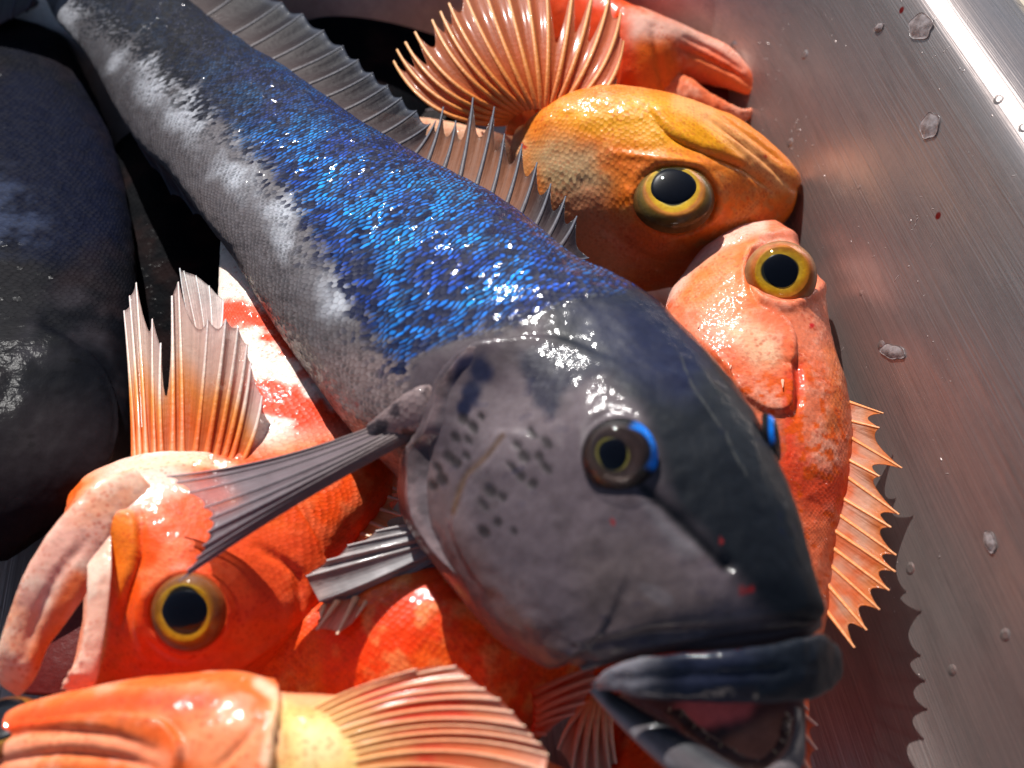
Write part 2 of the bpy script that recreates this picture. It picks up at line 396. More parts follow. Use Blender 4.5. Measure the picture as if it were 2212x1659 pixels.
fr = nd(nt, 'ShaderNodeFresnel', {'IOR': 1.4}); bf = nd(nt, 'ShaderNodeNewGeometry').outputs['Backfacing']; fr = mth(nt, 'MULTIPLY', fr.outputs[0], mth(nt, 'SUBTRACT', 1.0, bf)); gl = nd(nt, 'ShaderNodeBsdfGlossy', {'Roughness': 0.03}); tr = nd(nt, 'ShaderNodeBsdfTransparent')
nt.links.new(nd(nt, 'ShaderNodeMixShader', {0: fr, 1: tr.outputs[0], 2: gl.outputs[0]}).outputs[0], out.inputs[0]); M['cornea'] = m
M['tooth'] = plain('tooth', (0.34, 0.25, 0.16), 0.3, 0.3)

RICH.update((M['perch'], M['fin'], M['ray']))
# brushed steel
m, nt, out = newmat('brushed_steel')
obj = nd(nt, 'ShaderNodeTexCoord').outputs['Object']
s1 = nd(nt, 'ShaderNodeTexNoise', {'Vector': vmt(nt, 'MULTIPLY', obj, (1600, 14, 1600)).outputs[0], 'Scale': 1.0, 'Detail': 3.0}).outputs['Fac']
s2 = nd(nt, 'ShaderNodeTexNoise', {'Vector': vmt(nt, 'MULTIPLY', obj, (60, 22, 60)).outputs[0], 'Scale': 1.0, 'Detail': 5.0}).outputs['Fac']
s3 = nd(nt, 'ShaderNodeTexNoise', {'Vector': obj, 'Scale': 260.0, 'Detail': 3.0}).outputs['Fac']
v3 = nd(nt, 'ShaderNodeTexVoronoi', {'Vector': obj, 'Scale': 55.0, 'Randomness': 1.0}).outputs['Distance']
drop = mrange(nt, v3, 0.10, 0.06)
cc = mixc(nt, mrange(nt, s2, 0.3, 0.75), (0.50, 0.43, 0.405), (0.30, 0.245, 0.23))  # warm tint in the steel stands in for reflections of the orange fish
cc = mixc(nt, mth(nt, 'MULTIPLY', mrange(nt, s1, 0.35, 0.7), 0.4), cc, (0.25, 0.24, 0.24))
sv = nd(nt, 'ShaderNodeTexVoronoi', {'Vector': vmt(nt, 'MULTIPLY', vmt(nt, 'ADD', obj, nd(nt, 'ShaderNodeTexNoise', {'Vector': obj, 'Scale': 40.0}).outputs['Color']).outputs[0], (24, 13, 18)).outputs[0], 'Scale': 1.0, 'Randomness': 1.0})
slime = mth(nt, 'MULTIPLY', mrange(nt, mth(nt, 'ADD', sv.outputs['Distance'], mth(nt, 'MULTIPLY', s3, 0.15)), 0.20, 0.15), mrange(nt, s2, 0.52, 0.6))
cc = mixc(nt, mth(nt, 'MULTIPLY', slime, 0.45), cc, (0.62, 0.56, 0.54))
bv = nd(nt, 'ShaderNodeTexVoronoi', {'Vector': obj, 'Scale': 42.0, 'Randomness': 1.0})
blood = mrange(nt, bv.outputs['Distance'], 0.055, 0.035)
cc = mixc(nt, blood, cc, (0.22, 0.01, 0.01))
sm = nd(nt, 'ShaderNodeTexNoise', {'Vector': vmt(nt, 'MULTIPLY', obj, (220, 30, 220)).outputs[0], 'Scale': 1.0, 'Detail': 5.0, 'Roughness': 0.7}).outputs['Fac']
cc = mixc(nt, mrange(nt, sm, 0.5, 0.72, 0.0, 0.35), cc, (0.20, 0.17, 0.16))
drop = mth(nt, 'ADD', drop, mth(nt, 'MULTIPLY', slime, 0.6))
hh = mth(nt, 'ADD', mth(nt, 'MULTIPLY', s1, 0.00011), mth(nt, 'MULTIPLY', drop, 0.0003))
hh = mth(nt, 'ADD', hh, mth(nt, 'MULTIPLY', s3, 0.00006))
bp = nd(nt, 'ShaderNodeBump', {'Strength': 1.0, 'Distance': 1.0, 'Height': hh})
ps = nd(nt, 'ShaderNodeBsdfPrincipled', {'Base Color': cc, 'Metallic': 0.84, 'Roughness': mrange(nt, s2, 0.3, 0.7, 0.33, 0.48), 'Normal': bp.outputs[0]})
nt.links.new(ps.outputs[0], out.inputs[0]); M['steel'] = m
# pale concrete
m, nt, out = newmat('pale_concrete')
obj = nd(nt, 'ShaderNodeTexCoord').outputs['Object']
n = nd(nt, 'ShaderNodeTexNoise', {'Vector': obj, 'Scale': 35.0, 'Detail': 6.0}).outputs['Fac']
cc = mixc(nt, mrange(nt, n, 0.45, 0.75), (0.62, 0.55, 0.44), (0.35, 0.27, 0.18))
nt.links.new(nd(nt, 'ShaderNodeBsdfPrincipled', {'Base Color': cc, 'Roughness': 0.8}).outputs[0], out.inputs[0]); M['ground'] = m

# ================================================================== SETTING
g = mesh_obj('ground', [(-60, -60, -0.03), (60, -60, -0.03), (60, 60, -0.03), (-60, 60, -0.03)], [(0, 1, 2, 3)], M['ground'], smooth=False)
g['kind'] = 'structure'
# steel tub: a rounded rectangle swept through the wall profile
RIMZ = 0.112
r1, r2 = at(2045, 0, RIMZ), at(2212, 235, RIMZ)
ax = (r1 - r2); ax[2] = 0; ax /= np.linalg.norm(ax)              # long axis, away from the camera
nx = np.array([ax[1], -ax[0], 0])                                 # outward to the right
FLOOR_IN = 0.050                                                  # how far the wall leans in
far = at(1600, -20, 0.05)
rx = np.dot(r1, nx) - FLOOR_IN; fy = np.dot(far, ax) + 0.01
TW, TL = 0.50, 0.62
c0 = nx*(rx - TW/2) + ax*(fy - TL/2)
def rrect(hw, hl, rad, n=10):
    pts = []
    for cx, cy, a0 in ((hw-rad, hl-rad, 0), (-(hw-rad), hl-rad, 90), (-(hw-rad), -(hl-rad), 180), (hw-rad, -(hl-rad), 270)):
        for k in range(n+1):
            a = R(a0 + 90*k/n); pts.append((cx + rad*math.cos(a), cy + rad*math.sin(a)))
    return pts
prof = [(-0.07, 0.0), (-0.045, 0.0)]
for k in range(0, 15):
    a = R(64*k/14); prof.append((-0.031 + 0.045*math.sin(a), 0.0002 + 0.045*(1-math.cos(a))))
d1, z1 = prof[-1]
for k in range(1, 11): prof.append((d1 + (FLOOR_IN-0.006-d1)*k/10, z1 + (RIMZ-0.005-z1)*k/10))
prof += [(FLOOR_IN-0.003, RIMZ-0.0012), (FLOOR_IN+0.001, RIMZ), (FLOOR_IN+0.006, RIMZ-0.0002), (FLOOR_IN+0.02, RIMZ-0.001), (FLOOR_IN+0.024, RIMZ-0.003), (FLOOR_IN+0.025, RIMZ-0.012),
         (FLOOR_IN+0.0235, RIMZ-0.012), (FLOOR_IN+0.0225, RIMZ-0.0045), (FLOOR_IN+0.006, RIMZ-0.003), (FLOOR_IN-0.001, RIMZ-0.005), (d1+0.002, z1), (d1-0.013, z1-0.019), (-0.031, -0.0015), (-0.07, -0.002)]
vv = []; nr = None
for d, z in prof:
    ring = rrect(TW/2 + d, TL/2 + d, 0.085 + d); nr = len(ring)
    vv += [(x, y, z) for x, y in ring]
ff = [(i*nr+j, (i+1)*nr+j, (i+1)*nr+(j+1) % nr, i*nr+(j+1) % nr) for i in range(len(prof)-1) for j in range(nr)]
ff.append(tuple(range(nr)))
ff.append(tuple(reversed(range((len(prof)-1)*nr, len(prof)*nr))))
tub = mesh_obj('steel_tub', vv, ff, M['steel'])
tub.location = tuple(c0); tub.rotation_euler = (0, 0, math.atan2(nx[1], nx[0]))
tag(tub, 'brushed stainless steel tub holding the pile of fish', 'tub')

# ================================================================== FINS AND EYES
def fin(parent, name, rays, mat, rmat, colf, opf, rcol, r0=0.0011, r1=0.0003, nb=7, nt_=26, notch=0.12, ridge=0.0006, thick=0.0004, every=True, power=1.0, flare=0.0):
    """rays: (base x,y,z, tip x,y,z, bend) ; bend moves the middle of the ray sideways (plan units)"""
    K = len(rays); cur = []
    for r in rays:
        bx, by, bz, tx, ty, tz = r[:6]; bend = r[6] if len(r) > 6 else 0; lift = r[7] if len(r) > 7 else 0
        dx, dy = tx-bx, ty-by; L = math.hypot(dx, dy) + 1e-6
        mx, my = (bx+tx)/2 - dy/L*bend, (by+ty)/2 + dx/L*bend
        cur.append((at(bx, by, bz), at(mx, my, (bz+tz)/2 + lift), at(tx, ty, tz)))
    C = np.array(cur)
    ws = np.linspace(0, K-1, (K-1)*nb+1); ts = np.linspace(0, 1, nt_)
    Cp = np.vstack([[2*C[0]-C[1]], C, [2*C[-1]-C[-2]]])
    V = np.zeros((len(ws), nt_, 3)); T = np.zeros((len(ws), nt_)); F = np.zeros(len(ws))
    for a, wv in enumerate(ws):
        i = min(int(wv), K-2); f = wv - i; F[a] = f
        q = cr(Cp[i], Cp[i+1], Cp[i+2], Cp[i+3], f)
        hump = (4*f*(1-f))**power
        nn = notch[min(i, len(notch)-1)] if isinstance(notch, (list, tuple)) else notch
        t = ts*(1 - nn*hump); T[a] = t
        V[a] = ((1-t)**2)[:, None]*q[0] + (2*t*(1-t))[:, None]*(2*q[1]-(q[0]+q[2])/2) + (t**2)[:, None]*q[2]
    du = np.gradient(V, axis=0); dv = np.gradient(V, axis=1); N = np.cross(du, dv); N /= np.linalg.norm(N, axis=2, keepdims=True)+1e-12
    if np.sum(N*(CAM - V)) < 0: N = -N
    V = V - N*(ridge*np.sin(F*math.pi)**2)[:, None, None]*np.sin(np.clip(T, 0.05, 1)*math.pi*0.6)[..., None]
    n = len(ws)*nt_
    tk = (thick*(1 - 0.75*T))[..., None]
    co = np.vstack([(V + N*tk/2).reshape(-1, 3), (V - N*tk/2).reshape(-1, 3)])
    top = grid_faces(len(ws), nt_, False); bot = top[:, ::-1] + n
    nu, nv = len(ws), nt_
    bd = [i*nv + 0 for i in range(nu)] + [(nu-1)*nv + j for j in range(1, nv)] + [i*nv+nv-1 for i in range(nu-2, -1, -1)] + [j for j in range(nv-2, 0, -1)]
    bd = np.array(bd); nx_ = np.roll(bd, -1); side = np.stack([bd, nx_, nx_+n, bd+n], 1)
    W = np.repeat(ws[:, None], nv, 1); cl, op = colf(W.ravel(), T.ravel(), V.reshape(-1, 3)), opf(W.ravel(), T.ravel())
    msk = np.stack([op, op*0, op*0], 1)
    uvs = np.stack([W.ravel(), T.ravel()], 1)
    o = mesh_obj(name, co, np.vstack([top, bot, side]), mat, parent, np.vstack([uvs, uvs]), np.vstack([cl, cl]), np.vstack([msk, msk]))
    if rmat is None: return o
    for k in range(K):
        a = k*nb if k < K-1 else len(ws)-1
        pth = V[a] + N[a]*thick*0.5
        ring, seg = 7, len(pth); vs2 = []; 
        for j in range(seg):
            tg = pth[min(j+1, seg-1)] - pth[max(j-1, 0)]; tg /= np.linalg.norm(tg)
            b = np.cross(tg, N[a, j]); b /= np.linalg.norm(b)
            rr = (r0 + (r1-r0)*(j/(seg-1))**0.7)
            for q in range(ring):
                an = 2*math.pi*q/ring; vs2.append(pth[j] + b*rr*math.cos(an) + N[a, j]*rr*0.5*math.sin(an))
        vs2 = np.array(vs2); fc = grid_faces(seg, ring, True)
        tt = np.repeat(ts, ring); pc = rcol(np.full(len(tt), float(k)), tt)
        mesh_obj('fin_ray', vs2, fc, rmat, o, None, pc)
    return o

def lerp3(t, stops):
    t = np.asarray(t); xs = [s[0] for s in stops]
    return np.stack([np.interp(t, xs, [s[1][k] for s in stops]) for k in range(3)], 1)

def eye(parent, shells, x, y, rad, prad, look, rings, bulge=0.4, sink=0.0, poff=(0, 0), pscale=(1, 1), crescent=None, lidh=0.0):
    """rad/prad in plan units, look = direction in camera axes (right, up, towards camera)"""
    P, _ = hitpoint(shells, x, y); mpp = depth_of(P)/FOC; Rw = rad*mpp
    n = RIGHT*look[0] + UP*look[1] - FWD*look[2]; n /= np.linalg.norm(n)
    e1 = np.cross(UP, n); e1 /= np.linalg.norm(e1); e2 = np.cross(n, e1)
    P = P - n*Rw*sink
    def cap(r, h, nr=26, na=64, z0=0.0, prof=None, sx=1, sy=1, cx=0, cy=0, pear=0):
        vv, rr, aa = [], [], []
        for i in range(nr+1):
            t = i/nr; zz = h*math.sqrt(max(0, 1-t*t)) if prof is None else prof(t)
            for k in range(na):
                a = 2*math.pi*k/na; pr_ = 1 + pear*(0.05*math.cos(a - 0.6) + 0.04*math.cos(2*a + x) + 0.012*math.cos(3*a + y))
                vv.append(P + e1*(r*t*pr_*math.cos(a)*sx + cx) + e2*(r*t*pr_*math.sin(a)*sy + cy) + n*(z0+zz)); rr.append(t); aa.append(a)
        f = grid_faces(nr+1, na, True, 0, False)
        return np.array(vv), f, np.array(rr), np.array(aa)
    hb = bulge*Rw
    # iris dish: rises to a rim then rolls down into the socket
    def ip(t):
        return hb*math.sqrt(max(0, 1-t*t)) if t > 0.72 else hb*math.sqrt(1-0.72**2)*(1 - 0.05*(1-t/0.72))
    v, f, rr, aa = cap(Rw, hb, 40, 80, prof=ip)
    px, py = poff
    ph = x*0.37 + y*0.11
    wob = 1 + 0.07*np.sin(aa*2 + ph) + 0.03*np.sin(aa*3 + ph*2.1)
    q = np.hypot(rr*np.cos(aa) - px, rr*np.sin(aa) - py)*wob
    rr0 = rr; rr = np.where(rr > 0.74, np.clip(0.74 + (rr-0.74)*wob, 0.741, 1), rr)
    pc = lerp3(np.where(rr > 0.74, rr, np.minimum(q*1.0, 0.74)), rings)*0.75
    if crescent is not None:
        ca, cw, cr0, cr1, cc = crescent
        dlt = np.abs((aa - ca + math.pi) % (2*math.pi) - math.pi)
        mm = sstep(cw, cw*0.7, dlt)*sstep(cr0-0.04, cr0+0.03, rr + 0.16*(dlt/cw)**2)*sstep(cr1+0.03, cr1-0.03, rr)
        pc = pc*(1-mm[:, None]) + np.array(cc)*mm[:, None]
    rr = rr0; o = mesh_obj('eye', v, f, M['iris'], parent, None, pc)
    z0 = hb*math.sqrt(1-0.72**2)*0.96
    pr = prad*mpp
    v, f, rr, aa = cap(pr, pr*0.16, 14, 48, z0=z0, sx=pscale[0], sy=pscale[1], cx=px*Rw, cy=py*Rw, pear=1)
    mesh_obj('pupil', v, f, M['pupil'], o)
    v, f, rr, aa = cap(Rw*0.985, hb*1.18, 26, 64, z0=0.00003)
    mesh_obj('cornea', v, f, M['cornea'], o)
    return o

def zs(shells, x, y, up=0.0):
    return float(hitpoint(shells, x, y)[0][2]) + up
def base_of(shells):
    c = np.vstack([s.co for s in shells]); m_ = c.mean(0); return (m_[0], m_[1], c[:, 2].min())

OR = (0.88, 0.105, 0.012); OR2 = (0.9, 0.22, 0.03); PK = (0.88, 0.40, 0.27); WH = (0.86, 0.74, 0.62); YL = (0.9, 0.42, 0.03); RD = (0.72, 0.05, 0.015)
# ================================================================== BLUE COD (the large fish across the pile)
COD = [
 (40,-140,150,-185,.040,.62),(110,20,290,-85,.044,.62),(159,81,370,-30,.047,.64),(209,152,440,25,.050,.66),(250,230,525,88,.053,.68),(300,310,610,140,.056,.70),
 (368,375,700,204,.059,.72),(443,473,803,275,.062,.74),(507,558,900,333,.064,.75),(554,635,989,378,.066,.76),(610,722,1075,422,.068,.76),
 (680,825,1158,483,.070,.76),(747,915,1239,552,.072,.76),(815,985,1320,590,.073,.76),(868,1040,1400,635,.074,.77),(893,1100,1470,700,.075,.77),
 (930,1165,1540,775,.076,.77),(985,1235,1600,850,.077,.76),(1050,1310,1650,930,.078,.74),(1110,1365,1690,1020,.079,.70),(1170,1402,1725,1110,.080,.64),
 (1210,1422,1750,1200,.081,.56),(1236,1434,1770,1270,.081,.46),(1256,1436,1783,1322,.081,.36),(1300,1428,1760,1352,.080,.22)]
cod = Shell([(a, b, c, d, z + .018*max(0, (1239-(a+c)/2)/1239), q) for a, b, c, d, z, q in COD],
  nu=520, nv=360, n=2.1)
s = cod
# relief of the head: gill cover, preopercle, cheek, eye socket, snout groove
OP = [(1075,742),(1000,768),(952,822),(937,870),(916,930),(886,972),(880,1045),(890,1115),(930,1180),(1000,1275),(1180,1420),(1320,1330),(1420,900),(1240,740)]
s.plate(OP, 0.0030, 5, 110, 11)
s.plate([(1090,930),(1048,985),(1014,1020),(994,1060),(980,1110),(990,1180),(1060,1280),(1200,1300),(1300,1150),(1240,980)], 0.0009, 5, 70, 6)
s.groove([(1092,925),(1050,985),(1014,1018),(994,1055),(978,1110)], 9, 0.0007)
s.bump(1338, 985, 120, 0.0035, 135); s.groove([(1262,985),(1275,920),(1330,890),(1390,905)], 9, .0006)
s.groove([(1395,1060),(1450,1110),(1520,1180),(1575,1225)], 16, 0.0012)
s.groove([(1460,640),(1540,720),(1620,830),(1680,960)], 12, 0.0004)
s.groove([(1240,1400),(1400,1372),(1560,1362),(1740,1330)], 10, 0.0010)
s.bump(1570, 1218, 15, -0.0012)
s.push((fbm(s.co, 260, 3, 9)-0.5)*0.0006 + (fbm(s.co, 60, 3, 19)-0.5)*0.0010)
N1 = fbm(s.co, 55, 4, 1); N2 = fbm(s.co, 190, 4, 2); N3 = fbm(s.co, 600, 3, 21)
tb = sstep(200, 640, s.x + .25*s.y)[:, None]; s.pig[:] = np.array([0.038, 0.034, 0.038])*(1-tb) + np.array([0.115, 0.10, 0.105])*tb  # belly pigment darkened towards the tail, standing in for its shaded side
body_line = [(120,-60),(190,40),(265,84),(338,145),(405,203),(449,253),(500,297),(541,338),(601,389),(640,450),(690,530),(735,590),(762,650),(780,700),(830,760),(885,800)]
back = body_line + [(960,742),(1050,722),(1150,682),(1300,648),(1420,680),(1420,500),(1000,200),(500,-150),(200,-200)]
belly_w = s.along([(160,10),(300,140),(420,250),(520,360),(600,440),(680,560),(730,640)], 44, 34, 26, 150, 4)
s.mix((0.50, 0.52, 0.57), belly_w*(0.10+0.9*sstep(0.40, 0.60, N1))*(0.55+0.45*sstep(200, 560, s.x)))
s.mix((0.15, 0.12, 0.115), s.along([(420,440),(500,560),(580,650),(700,830),(800,940)], 26, 24)*0.5)
s.mix((0.20, 0.14, 0.135), s.inside([(700,760),(880,800),(900,960),(760,930)], 40, 20)*0.75)
bm = s.inside(back, 80, 26, 160, 11)
tl = sstep(380, 860, s.x + 0.3*s.y)                                     # towards the tail the back goes to ink blue
deepb = np.array([0.002, 0.0025, 0.006])*(1-tl[:, None]) + np.array([0.003, 0.006, 0.040])*tl[:, None]
deepb = deepb*(0.45 + 1.0*N2[:, None])
bw = bm
s.back[:, :3] = deepb; s.back[:, 3] = bw
core = s.inside([(520,330),(640,300),(860,380),(1060,500),(1200,620),(1120,680),(960,730),(850,760),(760,640),(640,440)], 90, 40)
s.msk[:, 1] = bm*(0.05 + 0.35*tl + 0.85*core)*sstep(0.2, 0.55, N1+0.12)
headm = s.inside([(885,800),(960,745),(1060,722),(1150,684),(1300,640),(1440,640),(1700,850),(1900,1400),(1100,1500),(860,1100),(900,950)], 16, 14)
s.mix(np.array([0.098, 0.074, 0.084]), headm); s.back[:, 3] *= 1-headm
s.mix((0.150, 0.116, 0.127), headm*sstep(0.42, 0.62, N1)*0.8); s.mix((0.070, 0.053, 0.056), headm*sstep(0.5, 0.66, N2)*0.5); s.mix((0.19, 0.148, 0.158), headm*s.inside([(960,860),(1100,830),(1200,900),(1180,960),(1060,960)], 50, 30)*.7)
s.mix((0.095, 0.070, 0.064), headm*s.inside([(1250,1200),(1400,1180),(1520,1300),(1440,1370),(1280,1370)], 60, 40)*.6)
s.mix((0.13, 0.08, 0.078), headm*s.inside([(890,1000),(960,1010),(1000,1120),(1120,1330),(1240,1420),(1100,1400),(900,1150)], 40)*0.7)
slate = [(1180,650),(1300,610),(1450,620),(1720,900),(1850,1340),(1720,1352),(1640,1310),(1580,1235),(1500,1150),(1425,1060),(1412,960),(1370,880),(1290,800),(1200,750)]
s.mix((0.0095, 0.0115, 0.0155), s.inside(slate, 34, 24, 120, 8))
s.mix((0.016, 0.020, 0.060), s.inside([(1220,650),(1400,640),(1520,760),(1480,860),(1380,830),(1280,740)], 50, 30)*0.75)
s.mix((0.030, 0.032, 0.036), s.inside([(1490,825),(1518,871),(1560,924),(1586,978),(1611,1023),(1650,1100),(1670,1040),(1620,920),(1540,800)], 5, 5, 300)*0.35)
s.mix((0.08, 0.08, 0.075), s.along([(1470,770),(1495,830),(1520,871),(1560,924),(1586,978),(1613,1025)], 1.6, 1.2, 5, 500)*0.8)
s.mix((0.010, 0.009, 0.011), s.along([(1390,1055),(1450,1108),(1520,1178),(1565,1222)], 11, 9, 4))
s.mix((0.16, 0.155, 0.165), s.inside([(1390,1080),(1450,1130),(1510,1190),(1470,1200),(1410,1130)], 18, 10)*0.45)
for x_, y_, r_ in ((1040,800,30),(1020,850,24),(1000,880,16)): s.mix((0.012, 0.014, 0.04), sstep(r_*1.3, r_*0.5, np.hypot(s.x-x_, (s.y-y_)*0.8)+(N2-.5)*34))
bl = s.inside([(1115,770),(1180,745),(1290,770),(1300,800),(1220,850),(1190,900),(1150,860)], 14, 22, 260, 6)
s.mix((0.014, 0.016, 0.035), bl*0.85)
s.msk[:, 1] = np.maximum(s.msk[:, 1], 0.55*bl*sstep(0.45, 0.6, N2) + 0.8*sstep(34, 12, np.hypot(s.x-1035, s.y-812))*sstep(.4, .6, N2))
spots = [(1000,905),(985,945),(1012,950),(968,985),(985,1000),(945,1010),(1008,985),(955,1035),(935,1048),(1150,935),(1118,960),(1132,985),(1165,985),(1105,1008),(1125,1030),(1060,1060),(1085,1072),(1045,1090),(1075,1128),(1045,1148),(1110,1148),(1180,1010),(1150,1045),(1020,920),(1040,900),(1180,955)]
for i, (x_, y_) in enumerate(spots):
    a_ = -0.9; dx_, dy_ = s.x-x_, s.y-y_
    u_, v_ = dx_*math.cos(a_)-dy_*math.sin(a_), dx_*math.sin(a_)+dy_*math.cos(a_)
    k_ = np.hypot(u_/(16+5*math.sin(i*3.1)), v_/(11+3*math.cos(i*1.7))) + (N3-.5)*0.5
    s.mix((0.018, 0.013, 0.013), sstep(1.25, 0.5, k_)*0.85); s.push(-0.00025*sstep(1.2, 0.4, k_))
s.mix((0.10, 0.055, 0.03), s.along([(1086,940),(1050,986),(1016,1016),(996,1050),(980,1105)], 6, 5)*0.8)
s.mix((0.24, 0.165, 0.165), s.along([(950,830),(915,930),(888,975),(886,1050),(905,1120),(960,1200)], 9, 8)*0.5)
s.mix((0.4, 0.01, 0.01), np.maximum(s.along([(716,298),(736,304),(744,320)], 4, 3, 5, 500), s.along([(1600,1278),(1625,1272)], 5, 4, 5, 500))*0.9)
for x_, y_ in ((1323,1128),(1558,1168)): s.mix((0.35, 0.02, 0.02), sstep(7, 3, np.hypot(s.x-x_, s.y-y_)))
s.mix((0.2, 0.19, 0.21), sstep(1.1, .7, np.hypot((s.x-1415)/38, (s.y-1282-(s.x-1415)*.5)/20)+(N2-.5)*1.2)*0.25)
s.pig *= 0.86
bodym = sstep(0.5, 0.1, headm)
s.msk[:, 0] = np.clip(bodym + 0.25*bl, 0, 1)
s.msk[:, 2] = np.clip(bodym*(0.55 - 0.2*bm)*sstep(0.42, .6, N2+.06), 0, 1)
# roll of the upper lip, lower lip bar and the open lower jaw
lip0 = Shell([(1258,1452,1250,1440,.080,.5),(1330,1432,1325,1406,.083,.6),(1430,1412,1426,1384,.085,.6),(1540,1406,1536,1374,.086,.6),(1650,1396,1646,1362,.085,.6),(1740,1378,1738,1345,.082,.6),(1775,1355,1775,1335,.078,.6)], 90, 24)
lip0.pig[:] = (0.085, 0.055, 0.056)
lip = Shell([(1284,1492,1276,1474,.0790,.4),(1322,1494,1320,1442,.0830,.42),(1390,1504,1392,1418,.0855,.45),(1480,1514,1482,1412,.0855,.46),(1580,1518,1580,1404,.0865,.46),(1680,1514,1676,1390,.0855,.46),
             (1750,1504,1744,1376,.0835,.46),(1792,1488,1784,1372,.0795,.46),(1812,1464,1806,1394,.0755,.5),(1818,1440,1816,1420,.0725,.5)], 160, 64, n=2.4)
lip.push((fbm(lip.co, 120, 4, 6)-.5)*.0022); lip.groove([(1330,1470),(1450,1462),(1600,1455),(1760,1440)], 12, .0005); lip.pig[:] = (0.010, 0.013, 0.019)
lip.mix((0.20, 0.19, 0.215), sstep(1480, 1300, lip.x + (fbm(lip.co, 90, 3, 2)-.5)*80)*0.9)
lip.mix((0.08, 0.065, 0.075), sstep(1505, 1520, lip.y)*0.6)
lip.mix((0.012, 0.015, 0.036), sstep(1380, 1500, lip.x)*sstep(1700, 1560, lip.x)*0.7)
jaw = Shell([(1272,1492,1292,1478,.074,.6),(1300,1526,1336,1502,.073,.7),(1350,1580,1402,1540,.073,.75),(1410,1636,1480,1582,.074,.8),(1490,1700,1560,1636,.075,.8),(1580,1740,1620,1668,.076,.8),
             (1680,1730,1660,1660,.075,.8),(1735,1650,1700,1620,.073,.7),(1738,1580,1716,1570,.071,.6),(1730,1530,1716,1526,.069,.5)], 140, 48)
jaw.pig[:] = (0.11, 0.095, 0.10)
jaw.mix((0.24, 0.225, 0.24), jaw.along([(1272,1492),(1350,1575),(1440,1655)], 14, 12))
jaw.mix((0.03, 0.03, 0.035), jaw.along([(1330,1505),(1420,1560),(1520,1625),(1600,1660)], 22, 14))
mouth = Shell([(1330,1500,1500,1440,.062,.35),(1360,1560,1640,1440,.060,.35),(1440,1640,1720,1470,.058,.35),(1560,1720,1740,1540,.056,.35),(1640,1740,1740,1620,.055,.35)], 60, 40)
mouth.pig[:] = (0.10, 0.035, 0.03)
mouth.mix((0.60, 0.12, 0.12), mouth.inside([(1470,1510),(1620,1510),(1600,1560),(1500,1585)], 14, 10))
mouth.mix((0.03, 0.025, 0.03), mouth.inside([(1520,1575),(1640,1560),(1620,1600),(1540,1605)], 16, 10))
mouth.mix((0.30, 0.13, 0.09), mouth.inside([(1560,1610),(1690,1540),(1700,1659),(1560,1720)], 16, 14)*0.7)
gum = Shell([(1430,1540,1470,1530,.068,.6),(1490,1590,1520,1576,.069,.6),(1560,1640,1590,1622,.069,.6),(1640,1662,1640,1640,.069,.6),(1700,1610,1676,1604,.068,.6),(1712,1550,1690,1548,.066,.6)], 90, 24)
gum.pig[:] = (0.10, 0.05, 0.042); gum.push((fbm(gum.co, 500, 3, 4)-.5)*0.001)
gf = []
for a, b, c, d in ((1060,752,1012,748),(1040,795,978,790),(1012,840,948,828),(995,890,932,880),(975,930,914,932),(955,975,884,974),(948,1040,879,1045),(958,1105,889,1115),(968,1168,926,1180),(1000,1240,985,1243)):
    gf.append((a, b, c, d, zs([cod], (a+c)/2+12, (b+d)/2-4, -.0008 - .0030*max(0, (b-1040)/260)), .10))
flap = Shell(gf, 150, 40); flap.pig[:] = (0.15, 0.115, 0.122)
flap.mix((0.22, 0.15, 0.15), flap.along([(g[2]+10, g[3]) for g in gf], 8, 10)*.8); flap.mix((0.05, 0.038, 0.04), sstep(.5, .65, fbm(flap.co, 180, 4, 8))*.7)
flap.mix((0.014, 0.016, 0.05), flap.inside([(985,775),(1050,770),(1040,850),(990,880)], 14, 14)*.9); flap.push((fbm(flap.co, 160, 3, 5)-.5)*.0010)
codT = thing('blue_cod', base_of([cod]), 'big blue cod lying across the middle with open mouth and shining blue back', 'fish', 'blue cod in the tub')
body_obj([cod, flap, lip0, lip, jaw, mouth, gum], M['cod'], codT)
IR = [(0, (0.005, .005, .005)), (0.36, (.02, .02, .01)), (0.385, (0.36, 0.32, 0.05)), (0.41, (0.25, .21, .06)), (0.45, (0.05, .03, .025)), (0.62, (0.085, 0.052, 0.045)), (0.74, (0.05, 0.03, 0.026)), (0.86, (.018, .012, .012)), (1, (.008, .008, .010))]
eye(codT, [cod], 1337, 985, 84, 31, (-0.28, 0.10, 1.0), IR, bulge=0.62, sink=0.05, poff=(-0.10, 0.02), pscale=(1, 1.15), crescent=(0.38, 0.85, 0.90, 1.02, (0.005, 0.21, 0.85)))
eye(codT, [cod], 1664, 950, 60, 26, (0.85, 0.12, 0.30), IR, bulge=0.55, sink=0.12, crescent=(2.5, 0.9, 0.72, .92, (0.005, 0.21, 0.85)))
